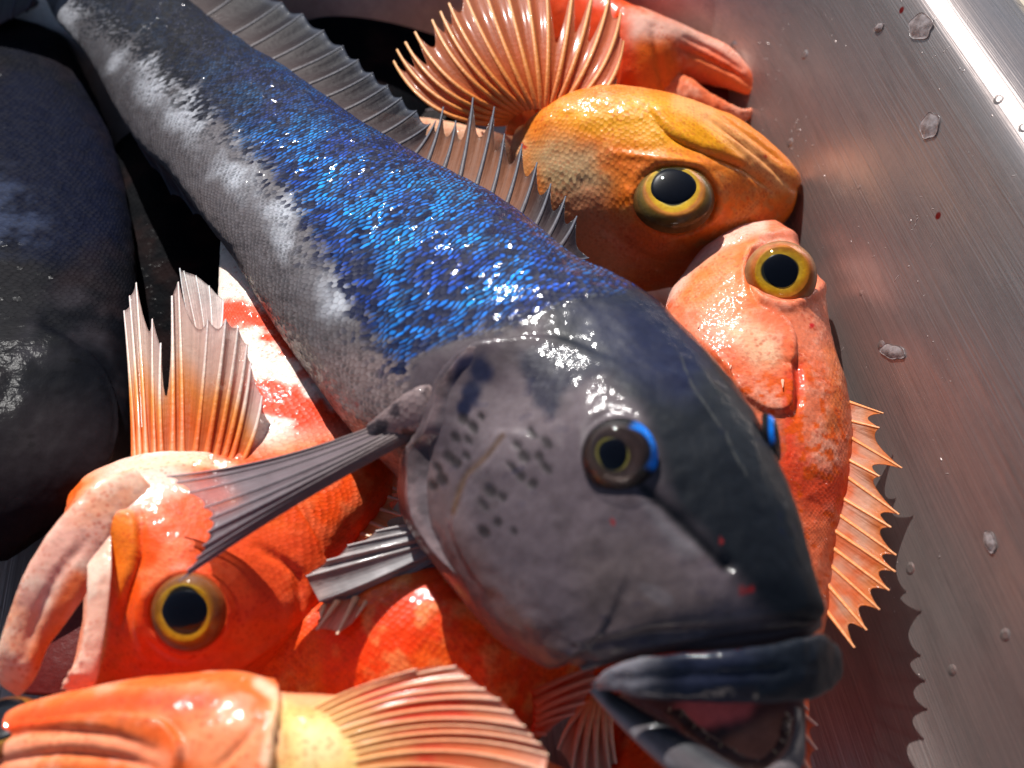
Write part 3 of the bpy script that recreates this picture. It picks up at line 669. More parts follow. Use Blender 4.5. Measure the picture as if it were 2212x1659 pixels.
# teeth along the lower jaw
for i, (x_, y_) in enumerate([(1447,1530),(1470,1548),(1498,1572),(1528,1596),(1556,1612),(1588,1622),(1700,1542),(1704,1560),(1700,1585),(1690,1602),(1672,1622)]):
    p, _ = hitpoint([gum], x_, y_); h_ = 0.0004 + 0.0005*((i*7) % 5)/4; vv = []
    dirv = (UP*0.8 + RIGHT*(0.2 if x_ < 1600 else -0.7) - FWD*0.3); dirv /= np.linalg.norm(dirv); e_ = np.cross(dirv, FWD); e_ /= np.linalg.norm(e_); e2_ = np.cross(dirv, e_)
    for k in range(6): a_ = k*math.pi/3; vv.append(p + (e_*math.cos(a_)+e2_*math.sin(a_))*0.0003 - dirv*0.0006)
    for k in range(6): a_ = k*math.pi/3; vv.append(p + (e_*math.cos(a_)+e2_*math.sin(a_))*0.00016 + dirv*h_*0.6)
    vv.append(p + dirv*h_)
    mesh_obj('tooth', np.array(vv), [(k, (k+1) % 6, 6+(k+1) % 6, 6+k) for k in range(6)] + [(6+k, 6+(k+1) % 6, 12) for k in range(6)], M['tooth'], codT)
GREY = [(0, (0.16, 0.11, 0.11)), (0.6, (0.085, 0.07, 0.085)), (1, (0.13, 0.14, 0.17))]
gcol = lambda W, T, V: lerp3(T, GREY)*(0.7 + 0.6*fbm(V, 300, 3, 2))[:, None]
grc = lambda W, T: lerp3(T, [(0, (0.10, 0.08, 0.085)), (1, (0.10, 0.11, 0.14))])
# dorsal fin: soft part towards the tail, then spines towards the head
def z_on(sh, x, y): return float(hitpoint([sh], x, y)[0][2])
dors = [(330,-62,400,-150),(400,-8,470,-100),(450,32,545,-40),(505,72,610,5),(545,98,655,30),(590,126,700,66),(630,152,742,100),(668,180,775,130),(706,207,806,158),(745,236,838,185),(785,262,868,212),(825,288,900,240),(862,310,930,268),
        (900,332,942,262),(930,346,958,232),(965,362,985,262),(1000,382,1022,212),(1035,400,1068,232),(1068,420,1090,290),(1100,440,1128,312),(1130,462,1160,352),(1162,486,1190,398),(1190,508,1222,425),(1215,530,1246,468),(1240,552,1272,558)]
rays = []
for bx, by, tx, ty in dors:
    zc = float(np.interp(bx, [300, 1240], [.060, .072])); L_ = math.hypot(tx-bx, ty-by)*0.00013
    rays.append((bx-7, by+6, zc+0.002, tx, ty, zc + 0.25*L_, 3))
dn = [0.05]*12 + [0.30, .34, .36, .42, .42, .36, .34, .34, .36, .4, .4, .35]
def dcol(W, T, V):
    c = lerp3(T, [(0, (0.085, 0.055, 0.055)), (0.5, (0.035, 0.025, 0.03)), (0.82, (0.03, 0.03, 0.04)), (1, (0.13, 0.15, 0.20))]); wm = (sstep(12, 15, W)*sstep(21, 19, W)*sstep(0.9, .5, T))[:, None]
    return c*(1-wm*0.75) + np.array([0.42, 0.17, 0.085])*wm*0.75
fin(codT, 'dorsal_fin', rays, M['cfin'], M['cray'], dcol, lambda W, T: 0.93 - 0.12*T, grc, r0=0.0009, r1=0.00025, notch=dn, ridge=0.0012, nb=8)
# pectoral fin, a long folded fan
ptip = [(361,1030,.076,-26),(380,1044,.076,-22),(408,1066,.077,-17),(440,1098,.078,-12),(452,1122,.078,-8),(448,1150,.078,-3),(438,1180,.077,2),(424,1206,.076,6),(404,1232,.075,9),(386,1256,.074,12)]
pect = [(922, 872 + 6.5*i, .0815 + .0016*math.sin(i/9*math.pi), x_, y_, z_, b_) for i, (x_, y_, z_, b_) in enumerate(ptip)]
def pcol(W, T, V): return lerp3(T, [(0, (0.24, 0.16, 0.15)), (0.25, (0.21, 0.16, 0.172)), (0.7, (0.25, 0.205, 0.225)), (1, (0.36, 0.30, 0.32))])*(0.75+0.5*fbm(V, 250, 3, 5))[:, None]
fin(codT, 'pectoral_fin', pect, M['cfin'], M['cray'], pcol, lambda W, T: 0.98 - 0.45*sstep(0.78, 0.9, T)*sstep(5, 3, W) - 0.10*T, lambda W, T: lerp3(T, [(0, (.16, .11, .10)), (.7, (.14, .115, .125)), (1, (.28, .23, .25))]), r0=0.00045, r1=0.0002, notch=.02, ridge=0.00022, nb=8, nt_=40)
pb = Shell([(790,920,800,946,.0815,.4),(830,886,842,942,.0835,.42),(875,850,890,940,.0855,.42),(912,832,928,946,.0860,.4),(945,832,958,942,.084,.35)], 40, 32); pb.pig[:] = (0.26, 0.19, 0.185); pb.mix((0.06, 0.045, 0.05), sstep(0.5, .62, fbm(pb.co, 300, 3, 3))); pb.msk[:, 0] = .6
body_obj([pb], M['cod'], codT, 'fin_base')
# pelvic fin below the gill cover
pelv = [(935,1128,.058,812,1149,.056,2),(945,1140,.058,751,1180,.056,2),(955,1152,.058,706,1212,.056,0),(962,1165,.057,662,1246,.055,0),(968,1178,.057,690,1300,.053,-4),(974,1190,.056,740,1305,.052,-6),(980,1204,.055,800,1290,.051,-8),(984,1220,.054,893,1270,.050,-10)]
fin(codT, 'pelvic_fin', pelv, M['cfin'], M['cray'], lambda W, T, V: lerp3(T, [(0, (.08, .075, .08)), (.3, (.50, .49, .50)), (.85, (.40, .36, .36)), (1, (.50, .36, .33))])*(0.5+1.0*fbm(V, 200, 3, 6))[:, None], lambda W, T: 0.97+0*T, lambda W, T: lerp3(T, [(0, (.2, .18, .18)), (1, (.42, .38, .37))]), r0=0.0006, r1=0.0003, notch=.02, ridge=0.0009, nb=8)
# anal fin in the dark gap
anal = [(300,310,.050,330,360,.044),(340,350,.050,372,420,.044),(375,385,.051,420,462,.045),(410,428,.052,470,510,.046),(445,475,.053,500,545,.047)]
fin(codT, 'anal_fin', anal, M['cfin'], M['cray'], gcol, lambda W, T: 0.9+0*T, grc, r0=0.0006, notch=.2)

# ================================================================== DARK COD at the left edge
dk = Shell([(-300,-120,20,-110,.034,.6),(-310,-20,85,10,.036,.62),(-320,100,145,101,.038,.62),(-330,300,236,304,.040,.62),(-330,500,280,507,.042,.62),(-330,700,292,700,.044,.62),(-320,880,290,890,.045,.62),(-300,1000,262,1000,.045,.6),(-270,1090,190,1070,.045,.56),(-220,1160,100,1150,.044,.5),(-120,1220,15,1212,.043,.4)], nu=260, nv=240)
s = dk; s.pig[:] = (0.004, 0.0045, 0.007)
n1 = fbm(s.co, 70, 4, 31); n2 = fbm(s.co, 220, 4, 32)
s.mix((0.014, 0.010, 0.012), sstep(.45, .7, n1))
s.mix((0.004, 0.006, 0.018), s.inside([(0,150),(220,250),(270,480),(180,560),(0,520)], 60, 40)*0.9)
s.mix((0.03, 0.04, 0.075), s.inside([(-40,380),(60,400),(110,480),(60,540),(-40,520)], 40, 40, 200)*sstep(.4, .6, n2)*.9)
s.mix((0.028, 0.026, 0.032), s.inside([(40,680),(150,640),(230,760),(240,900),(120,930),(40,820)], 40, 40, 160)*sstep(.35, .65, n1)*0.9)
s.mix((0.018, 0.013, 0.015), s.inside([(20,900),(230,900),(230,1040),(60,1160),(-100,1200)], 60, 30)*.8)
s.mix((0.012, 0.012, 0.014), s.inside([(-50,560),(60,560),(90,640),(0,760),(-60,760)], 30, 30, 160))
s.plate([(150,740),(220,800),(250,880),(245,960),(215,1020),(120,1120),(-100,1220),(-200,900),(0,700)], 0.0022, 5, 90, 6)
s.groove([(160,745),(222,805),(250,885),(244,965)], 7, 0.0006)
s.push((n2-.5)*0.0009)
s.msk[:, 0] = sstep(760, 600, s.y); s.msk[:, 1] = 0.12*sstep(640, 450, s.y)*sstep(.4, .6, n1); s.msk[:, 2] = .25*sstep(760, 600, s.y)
dkT = thing('blue_cod', base_of([dk]), 'dark blackish cod at the left edge of the tub', 'fish', 'blue cod in the tub')
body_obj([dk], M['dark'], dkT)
fin(dkT, 'dorsal_fin', [(-60,70,.050,-80,-20,.052),(-20,60,.050,-10,-25,.052),(20,42,.050,45,-40,.052),(55,24,.049,85,-30,.052),(85,10,.047,120,-5,.050)], M['cfin'], M['cray'], lambda W, T, V: lerp3(T, [(0, (.16, .12, .13)), (1, (.20, .22, .20))]), lambda W, T: .92+0*T, grc, notch=.06)

# ---- an added black fish under the pile, put in to darken the gaps beside the big cod
uk = Shell([(160,930,470,960,.016,.4),(160,800,520,820,.018,.42),(170,640,600,700,.019,.44),(200,480,720,560,.020,.46),(270,300,860,420,.020,.5),(580,120,1000,270,.020,.58),(700,-40,1080,120,.019,.56),(840,-200,1140,-60,.018,.5)], nu=160, nv=140)
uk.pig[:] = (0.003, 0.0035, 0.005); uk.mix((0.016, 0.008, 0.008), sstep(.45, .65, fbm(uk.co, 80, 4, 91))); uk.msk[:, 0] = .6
ukT = thing('blue_cod', base_of([uk]), 'added black fish darkening the gaps under the big blue cod', 'fish', 'blue cod in the tub')
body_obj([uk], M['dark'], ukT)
fin(ukT, 'dorsal_fin', [(820,330,.030,900,330,.030),(870,290,.030,940,285,.030),(920,240,.030,985,230,.030),(960,190,.030,1030,170,.030)], M['cfin'], M['cray'], lambda W, T, V: lerp3(T, [(0, (.02, .012, .012)), (1, (.02, .015, .015))]), lambda W, T: .95+0*T, grc, r0=.0006, notch=.1)

# ================================================================== SEA PERCH
def paint(s, main, alt, light, f=70, a=0.6, l=0.5, seed=1):
    n1 = fbm(s.co, f, 4, seed); n2 = fbm(s.co, f*2.6, 4, seed+9); n3 = fbm(s.co, f*9, 3, seed+19)
    s.pig[:] = main
    s.mix(alt, sstep(0.42, 0.62, n1)*a); s.mix(light, sstep(0.5, 0.68, n2)*l)
    s.mix(np.array(main)*0.72, sstep(0.55, 0.7, n3)*0.5)
    s.push((n2-.5)*0.0008)
    return n1, n2, n3
PG = 'orange perch in the tub'; SPINES = []
GOLD = [(0, (.02, .02, .01)), (.56, (.02, .02, .01)), (.60, (.62, .40, .02)), (.70, (.60, .32, .01)), (.76, (.34, .14, .015)), (.84, (.26, .09, .02)), (.93, (.30, .10, .03)), (1, (.45, .10, .03))]
def ofin(c0, c1, c2): return lambda W, T, V: lerp3(T, [(0, c0), (.5, c1), (1, c2)])*(0.8+0.4*fbm(V, 250, 3, 8))[:, None]
def oray(c0, c1): return lambda W, T: lerp3(T, [(0, c0), (1, c1)])

# ---- striped perch at lower left, mouth gaping
A = Shell([(150,1470,390,1535,.034,.45),(172,1390,500,1490,.037,.6),(186,1300,610,1430,.040,.66),(172,1190,690,1350,.042,.70),(152,1101,735,1260,.043,.72),(236,1020,790,1175,.043,.72),(330,975,860,1080,.042,.70),(410,880,890,960,.045,.60),(455,760,870,800,.051,.48),(472,640,820,660,.054,.40),(476,540,780,520,.056,.36),(490,430,760,400,.056,.32)], nu=330, nv=280)
s = A
s.plate([(180,1060),(220,1030),(300,1000),(400,988),(500,1005),(620,1080),(690,1200),(690,1320),(560,1440),(300,1500),(180,1300),(150,1110)], 0.0028, 5, 80, 8)
s.plate([(232,1118),(290,1112),(300,1170),(290,1240),(262,1300),(235,1330),(222,1250)], 0.0010, 8, 60, 5)
s.groove([(170,1150),(188,1230),(200,1330),(190,1420),(160,1495)], 9, 0.0014)
s.groove([(225,1130),(226,1250),(222,1350),(205,1450)], 6, 0.0010)
s.groove([(300,1115),(305,1200),(285,1280),(265,1350)], 8, 0.0014)
s.socket(408, 1322, 82, 0.0006, 0.0036)
s.ridge([(320,1250),(300,1330),(310,1410)], 14, 0.0012)
s.groove([(560,1180),(640,1240),(650,1330)], 12, 0.0012)
s.ridge([(470,1470),(560,1410),(610,1380)], 10, 0.0010)
n1, n2, n3 = paint(s, (.90, .21, .03), (.88, .14, .02), (.90, .40, .22), 60, .7, .5, 3)
s.mix((0.80, 0.12, 0.05), s.inside([(430,1150),(700,1150),(720,1350),(560,1470),(430,1480),(300,1450)], 50, 30)*0.65)
s.mix((.86, .60, .50), s.inside([(240,1010),(340,1000),(420,1030),(300,1100),(200,1130),(150,1120)], 24, 22))
s.mix((.88, .56, .45), s.along([(175,1140),(195,1220),(205,1330),(190,1420),(160,1495)], 26, 14)*.9)
s.mix((.9, .30, .04), s.inside([(238,1120),(292,1112),(298,1190),(280,1262),(255,1290),(245,1220)], 8, 8)*.9)
s.mix((.85, .50, .14), s.along([(222,1300),(215,1400),(190,1470)], 10, 8)*.8)
wht = sstep(1000, 930, s.y + 0.12*(s.x-500) + (n1-.5)*80)
s.mix((.86, .76, .68), wht)
s.mix((.86, .72, .52), s.along([(280,1008),(400,992),(505,1008)], 10, 9)*.8)
bands = np.zeros(len(s.x))
for pts, wd in (([(480,672),(560,690),(620,730),(680,800)], 24), ([(520,850),(600,860),(680,910),(760,950)], 40), ([(480,985),(560,990),(660,1030),(760,1070)], 26), ([(640,1080),(700,1120),(740,1180)], 44)):
    bands = np.maximum(bands, s.along(pts, wd, 10, 26, 280, 6))
s.mix((.84, .10, .025), bands*wht.clip(.35, 1)*0.95)
s.msk[:, 0] = sstep(1040, 960, s.y)*.6 + .25 + bands*.3 + .4*sstep(520, 640, s.x)*sstep(1000, 1080, s.y); s.msk[:, 2] = bands*.2 + sstep(1040, 1100, s.y)*.25*sstep(.5, .6, n1)
J = Shell([(290,1010,380,1110,.064,.30),(215,1040,300,1140,.066,.34),(150,1096,240,1190,.066,.38),(104,1152,206,1240,.065,.30),(70,1205,184,1286,.063,.30),(40,1268,148,1336,.060,.30),(18,1330,106,1394,.056,.32),(0,1395,82,1452,.052,.46),(-8,1440,58,1490,.048,.5),(0,1480,40,1506,.045,.5)], 160, 84)
paint(J, (.86, .52, .42), (.86, .42, .22), WH, 60, .5, .5, 4)
J.groove([(185,1170),(130,1235),(85,1320),(50,1420)], 12, 0.0007)
J.mix(OR2, J.along([(170,1255),(125,1330),(85,1420)], 22, 16)*.8)
J.mix((.88, .30, .06), J.along([(60,1480),(90,1420),(140,1350)], 10, 9)*.5)
MXA = Shell([(186,1150,240,1130,.0650,.12),(190,1240,240,1232,.0645,.15),(188,1320,232,1324,.0615,.2),(174,1400,220,1410,.0578,.28),(148,1456,208,1474,.054,.4),(132,1488,180,1504,.050,.45)], 90, 40)
paint(MXA, (.88, .56, .44), (.88, .5, .25), WH, 60, .5, .5, 4); MXA.push((fbm(MXA.co, 700, 2, 3)-.5)*.0016*sstep(195, 160, MXA.x))
TH = Shell([(120,1260,230,1270,.030,.4),(90,1360,240,1360,.028,.4),(60,1440,240,1450,.026,.4),(50,1500,200,1510,.025,.4)], 30, 32); TH.pig[:] = (.10, .012, .008)
AT = thing('sea_perch', base_of([A]), 'gaping orange and white striped perch at lower left, eye low on its head', 'fish', PG)
body_obj([A, J, MXA, TH], M['perch'], AT)
eye(AT, [A], 408, 1322, 84, 47, (-0.10, 0.10, 1.0), GOLD, bulge=.5, sink=.0, poff=(.0, .06), pscale=(1.06, .94))
pa = [(292,1000,.060,269,672,.058,4),(304,998,.061,281,640,.060,3),(318,996,.062,295,612,.061,2),(336,994,.063,330,690,.064,-2),(352,993,.063,348,742,.066,-4),(372,992,.064,372,640,.068,2),(392,991,.064,386,610,.069,4),(414,991,.064,450,690,.066,4),(436,992,.063,488,690,.064,5),(455,994,.062,514,708,.062,6),(470,997,.061,534,745,.060,7),(482,1001,.059,542,785,.058,9),(492,1006,.057,566,856,.055,14)]
pa = [(x, y+44, zs([A], x, y+44, -.006), tx, ty, tz + .010*min(1, max(0, (tx-390)/90)), *bb) for x, y, z, tx, ty, tz, *bb in pa]
fin(AT, 'pectoral_fin', pa, M['fin'], M['ray'], lambda W, T, V: lerp3(T, [(0, (.86, .40, .22)), (.32, (.86, .26, .06)), (.5, (.88, .42, .14)), (.68, (.84, .66, .56)), (1, (.84, .70, .66))]), lambda W, T: .95 - .25*T,
    lambda W, T: lerp3(T, [(0, (.88, .40, .20)), (.3, (.88, .22, .03)), (.5, (.88, .36, .08)), (.66, (.86, .66, .55)), (1, (.86, .72, .68))]), r0=.0011, r1=.0003, notch=[.01, .01, .16, .05, .46, .02, .14, .04, .02, .02, .02, .03], ridge=.0007, nb=8, nt_=36)
fbA = Shell([(290,1050,500,1060,.047,.20),(288,1005,508,1012,.052,.20),(290,962,518,968,.055,.18),(296,925,526,930,.057,.13),(302,890,526,896,.058,.05)], 50, 48)
paint(fbA, (.87, .36, .17), (.88, .24, .06), (.88, .50, .34), 90, .6, .5, 63); body_obj([fbA], M['perch'], AT, 'fin_base')
fin(AT, 'pelvic_fin', [(424,760,.060,389,580,.068,-3),(436,762,.062,398,586,.068),(448,760,.064,424,596,.069,2),(460,752,.066,452,618,.069,2),(474,735,.067,482,648,.068,2)], M['fin'], M['ray'], ofin((.85, .70, .64), (.84, .74, .70), (.88, .84, .80)), lambda W, T: .98+0*T, oray((.85, .7, .65), (.86, .8, .76)), r0=.0004, r1=.0002, notch=.0, ridge=.0004)
ds = [(760,1180,745,1175),(770,1150,800,1160),(778,1120,850,1150),(785,1090,872,1115),(790,1060,862,1080),(792,1030,880,1068),(790,1005,850,1040)]
fin(AT, 'dorsal_fin', [(a, b, .044, c, d, .046) for a, b, c, d in ds], M['fin'], M['ray'], ofin((.85, .45, .2), (.88, .62, .35), (.88, .6, .4)), lambda W, T: .95+0*T, oray((.88, .6, .4), (.9, .72, .6)), notch=.35, r0=.0009)

# ---- foreground perch at the bottom edge
B = Shell([(-260,1600,-250,1720,.045,.5),(-150,1560,-140,1800,.047,.6),(0,1536,0,1880,.049,.66),(142,1500,140,1960,.051,.7),(338,1466,330,2020,.053,.72),(480,1470,480,2060,.053,.72),(600,1500,610,2080,.052,.70),(760,1510,780,2080,.050,.68),(950,1540,960,2060,.047,.66),(1120,1620,1120,2020,.043,.62),(1300,1700,1290,1960,.040,.6)], nu=260, nv=260)
s = B
s.plate([(540,1455),(602,1508),(590,1600),(560,1720),(300,1900),(-200,1900),(-200,1500),(300,1400)], .0026, 5, 90, 4)
s.plate([(180,1548),(330,1552),(385,1592),(392,1640),(360,1720),(200,1800),(-200,1850),(-200,1620),(0,1568)], .0022, 5, 70, 5)
s.groove([(-50,1600),(80,1580),(220,1585),(330,1620)], 12, .0012)
s.groove([(-20,1650),(120,1628),(260,1640),(330,1660)], 12, .0014)
s.groove([(470,1659),(520,1610),(560,1560)], 8, .0010)
n1, n2, n3 = paint(s, (.88, .22, .06), (.88, .36, .16), (.88, .50, .38), 55, .6, .5, 12)
s.mix(OR, s.along([(0,1575),(160,1530),(330,1515),(450,1520)], 22, 18, 10)*.8)
s.mix((.88, .42, .28), s.along([(-20,1625),(120,1600),(260,1610),(350,1640)], 22, 18)*.6)
s.mix((.90, .44, .26), s.inside([(395,1560),(480,1540),(560,1580),(540,1659),(420,1659)], 30, 24)*.6)
s.mix((.9, .66, .50), s.along([(560,1475),(600,1510),(596,1560),(575,1640)], 14, 10)*.8)
s.mix((.90, .66, .28), s.inside([(612,1520),(700,1530),(780,1580),(800,1700),(600,1720),(600,1600)], 40, 30)*.95)
s.mix((.9, .78, .5), s.inside([(640,1570),(720,1580),(740,1640),(650,1659)], 30, 20)*.6)
BT = thing('sea_perch', base_of([B]), 'orange perch nearest the camera along the bottom edge with folded striped pectoral fin', 'fish', PG)
body_obj([B], M['perch'], BT)
eye(BT, [B], -4, 1552, 92, 66, (-.1, .9, .5), GOLD, bulge=.4, sink=.35)
pf = [(660,1540,.082,900,1446,.076,-8),(672,1548,.083,985,1441,.076,-16),(684,1557,.084,1014,1465,.076,-20),(694,1567,.085,1048,1490,.076,-24),(702,1578,.086,1080,1512,.076,-28),(708,1590,.087,1108,1540,.075,-30),(713,1602,.087,1134,1570,.075,-32),(717,1616,.087,1150,1590,.074,-34),(719,1630,.087,1168,1608,.074,-36),(720,1644,.087,1184,1632,.073,-38),(718,1660,.087,1178,1666,.073,-40),(714,1680,.087,1160,1710,.072,-42)]
pf = [(x, y, zs([B], x, max(y, 1530), -.001), tx, ty, tz, *bb) for x, y, z, tx, ty, tz, *bb in pf]
def bfc(W, T, V):
    n = fbm(V, 90, 3, 3); c = lerp3(T, [(0, (.90, .60, .24)), (.25, (.90, .42, .16)), (.55, (.88, .26, .10)), (.8, (.88, .42, .22)), (1, (.86, .50, .38))]); m = (sstep(.48, .62, n)*sstep(.2, .4, T)*sstep(.9, .7, T))[:, None]
    return c*(1-m*.8) + np.array((.86, .10, .03))*m*.8
fin(BT, 'pectoral_fin', pf, M['fin'], M['ray'], bfc, lambda W, T: .98+0*T, lambda W, T: lerp3(T, [(0, (.90, .58, .24)), (.5, (.88, .38, .18)), (1, (.88, .56, .42))]), r0=.0004, r1=.0003, notch=.004, ridge=.00025, nb=8, nt_=36)
SPINES.append((BT, 500, 1490, 529, 1462, [B], 9, (.88, .5, .34), 'gill_spine'))

# ---- mottled orange perch body in the lower middle
Cc = Shell([(470,1400,480,1560,.026,.6),(560,1350,570,1620,.029,.62),(700,1290,720,1680,.032,.64),(850,1240,880,1720,.034,.66),(1000,1215,1010,1720,.035,.66),(1120,1230,1080,1690,.034,.64),(1260,1260,1140,1620,.032,.6),(1420,1280,1230,1540,.030,.56),(1600,1260,1380,1480,.028,.5)], nu=240, nv=240)
n1, n2, n3 = paint(Cc, (.88, .115, .018), (.90, .24, .04), (.9, .46, .20), 75, .7, .65, 21)
Cc.msk[:, 0] = .8; Cc.msk[:, 2] = .4*sstep(.45, .6, n1)
CT = thing('sea_perch', base_of([Cc]), 'mottled bright orange perch body crossed by a shadow under the cod head', 'fish', PG)
body_obj([Cc], M['perch'], CT)
fin(CT, 'pelvic_fin', [(1150,1500,.052,1290,1440,.050,-4),(1152,1520,.052,1292,1462,.050,-4),(1154,1538,.051,1286,1486,.049,-4),(1154,1555,.050,1262,1518,.048,-4),(1152,1570,.049,1240,1542,.047,-3),(1148,1584,.047,1180,1586,.045)], M['fin'], M['ray'], ofin((.86, .10, .03), (.86, .22, .10), (.88, .52, .42)), lambda W, T: .95+0*T, oray((.86, .16, .05), (.88, .5, .4)), notch=.06, r0=.0011)
fin(CT, 'dorsal_fin', [(700,1310,.052,690,1340,.055),(730,1300,.053,684,1362,.055),(770,1292,.053,728,1372,.056),(800,1288,.053,770,1335,.056)], M['fin'], M['ray'], ofin((.8, .3, .15), (.82, .42, .3), (.85, .5, .4)), lambda W, T: .9+0*T, oray((.85, .5, .3), (.88, .6, .45)), notch=.2)

# ---- orange perch under the open jaw
Dd = Shell([(1330,1400,1740,1380,.024,.5),(1325,1500,1745,1480,.026,.55),(1318,1580,1745,1560,.028,.58),(1300,1680,1745,1660,.030,.6),(1290,1800,1740,1780,.030,.6)], nu=120, nv=160)
n1, n2, n3 = paint(Dd, (.88, .11, .02), (.88, .2, .05), (.9, .42, .25), 75, .6, .4, 33); Dd.msk[:, 0] = .3
DT = thing('sea_perch', base_of([Dd]), 'orange perch under the open jaw of the big cod, cut by the bottom edge', 'fish', PG)
body_obj([Dd], M['perch'], DT)
fin(DT, 'pectoral_fin', [(1315,1500,.040,1330,1650,.036,4),(1305,1498,.040,1318,1668,.036,5),(1295,1500,.040,1290,1680,.036,6),(1286,1504,.040,1262,1690,.036,7),(1278,1508,.040,1236,1672,.036,8),(1272,1514,.040,1206,1620,.036,8)], M['fin'], M['ray'], ofin((.86, .22, .06), (.85, .42, .25), (.82, .70, .58)), lambda W, T: .95+0*T, oray((.86, .3, .1), (.86, .72, .6)), notch=.05, r0=.0013)
fin(DT, 'dorsal_fin', [(1712,1500,.040,1745,1535,.038),(1716,1530,.040,1765,1568,.038),(1720,1570,.040,1764,1620,.038),(1720,1620,.040,1768,1700,.038),(1715,1680,.040,1765,1760,.038)], M['fin'], M['ray'], ofin((.86, .14, .03), (.88, .22, .05), (.88, .45, .3)), lambda W, T: .9+0*T, oray((.88, .25, .1), (.88, .6, .5)), notch=.3)

# ---- pink orange perch against the right wall
E = Shell([(1608,492,1668,486,.046,.5),(1570,508,1688,506,.046,.62),(1520,540,1712,540,.046,.72),(1478,590,1740,585,.045,.76),(1445,645,1762,645,.044,.76),(1430,730,1794,740,.043,.74),(1440,820,1824,830,.042,.72),(1470,910,1836,920,.041,.68),(1510,1000,1836,1030,.040,.64),(1560,1100,1820,1110,.039,.6),(1600,1200,1802,1200,.039,.58),(1640,1300,1792,1310,.039,.55),(1680,1400,1772,1400,.039,.5)], nu=280, nv=260)
s = E
s.plate([(1560,790),(1600,850),(1660,890),(1706,885),(1716,850),(1712,800),(1716,760),(1690,700),(1560,620),(1430,640)], .0014, 5, 60, 7)
s.groove([(1700,780),(1722,790),(1728,850),(1718,900)], 9, .0014)
s.socket(1686, 596, 76, 0.0008, 0.0048)
s.groove([(1632,545),(1618,590),(1630,640),(1665,668)], 9, .0014)
s.groove([(1480,590),(1530,545),(1600,520),(1650,515)], 8, .0010)
n1, n2, n3 = paint(s, (.86, .31, .18), (.86, .22, .09), (.87, .50, .38), 70, .7, .6, 41)
s.mix((.87, .58, .48), s.along([(1450,630),(1500,570),(1570,515),(1640,485)], 18, 14)*.9)
s.mix((.88, .28, .05), s.inside([(1500,590),(1570,540),(1630,520),(1620,580),(1640,650),(1560,680),(1480,660)], 24, 24)*.6)
s.mix((.85, .60, .40), s.inside([(1560,700),(1640,690),(1690,760),(1640,780)], 24, 24)*.7)
s.mix((.84, .09, .02), s.along([(1700,1000),(1760,1060),(1820,1060)], 46, 34, 30, 160)*.7)
s.mix((.88, .10, .03), s.inside([(1690,830),(1720,790),(1735,800),(1725,900),(1700,1000)], 12, 8)*.75)
s.mix((.84, .26, .03), s.along([(1800,760),(1815,850),(1800,920)], 20, 16, 10)*.5)
spk = sstep(.60, .66, fbm(s.co, 420, 2, 77))*sstep(760, 840, s.y)
s.mix((.80, .16, .01), spk*.85)
s.mix((.7, .02, .03), sstep(7, 4, np.hypot(s.x-1754, s.y-703)))
s.msk[:, 0] = .35 + .55*sstep(700, 800, s.y); s.msk[:, 2] = .3*sstep(.45, .6, n2)
ET = thing('sea_perch', base_of([E]), 'pinkish orange perch resting on the right wall, round gold eye facing up', 'fish', PG)
body_obj([E], M['perch'], ET)
GOLD2 = [(0, (.02, .02, .01)), (.46, (.02, .02, .01)), (.50, (.80, .48, .03)), (.62, (.80, .40, .01)), (.70, (.70, .27, .01)), (.80, (.70, .18, .03)), (.92, (.55, .28, .12)), (1, (.50, .22, .12))]
eye(ET, [E], 1686, 596, 78, 37, (-.10, .16, 1.0), GOLD2, bulge=.62, sink=.02, poff=(-.06, .04))
de = [(1832,862,.048,1908,894,.046),(1836,905,.047,1900,925,.047),(1838,935,.047,1948,1012,.045),(1836,985,.046,1900,1030,.047),(1834,1020,.046,1942,1112,.045),(1828,1070,.045,1925,1140,.046),(1820,1105,.045,1936,1200,.044),(1812,1140,.045,1934,1236,.044),(1806,1175,.044,1921,1276,.043),(1800,1210,.044,1900,1318,.042),(1796,1250,.044,1872,1362,.042),(1790,1300,.043,1846,1400,.041)]
def efc(W, T, V):
    n = fbm(V, 130, 3, 5)[:, None]; c = lerp3(T, [(0, (.84, .42, .28)), (.5, (.80, .50, .36)), (.8, (.86, .34, .10)), (1, (.88, .45, .22))]); m = sstep(.45, .6, n)*.7
    return c*(1-m) + np.array((.88, .22, .03))*m
de = [(a-20, b, c-.003, d, e, f) for a, b, c, d, e, f in de]
fin(ET, 'dorsal_fin', de, M['fin'], M['ray'], efc, lambda W, T: .90-.1*T, oray((.90, .34, .10), (.90, .42, .20)), r0=.0007, r1=.00025, notch=[.3, .3, .34, .3, .26, .24, .22, .22, .24, .28, .32], nb=9)
def spine(parent, x0, y0, x1, y1, on, wdt, c, name='spine'):
    z0, z1 = zs(on, x0, y0, -.0012), zs(on, x1, y1, .0006)
    sh = Shell([(x0-wdt, y0, x0+wdt, y0, z0, .7), ((x0*.5+x1*.5)-wdt*.6, (y0+y1)/2, (x0*.5+x1*.5)+wdt*.6, (y0+y1)/2, (z0+z1)/2, .7), (x1-wdt*.12, y1, x1+wdt*.12, y1, z1, .7)], 16, 14)
    sh.pig[:] = c; return body_obj([sh], M['perch'], parent, name)
for a_ in ((1690,800,1691,838,[E],7),(1582,774,1577,797,[E],5),(1510,690,1508,708,[E],5)): spine(ET, *a_, (.87, .46, .33), 'gill_spine')
for a_ in SPINES: spine(*a_)

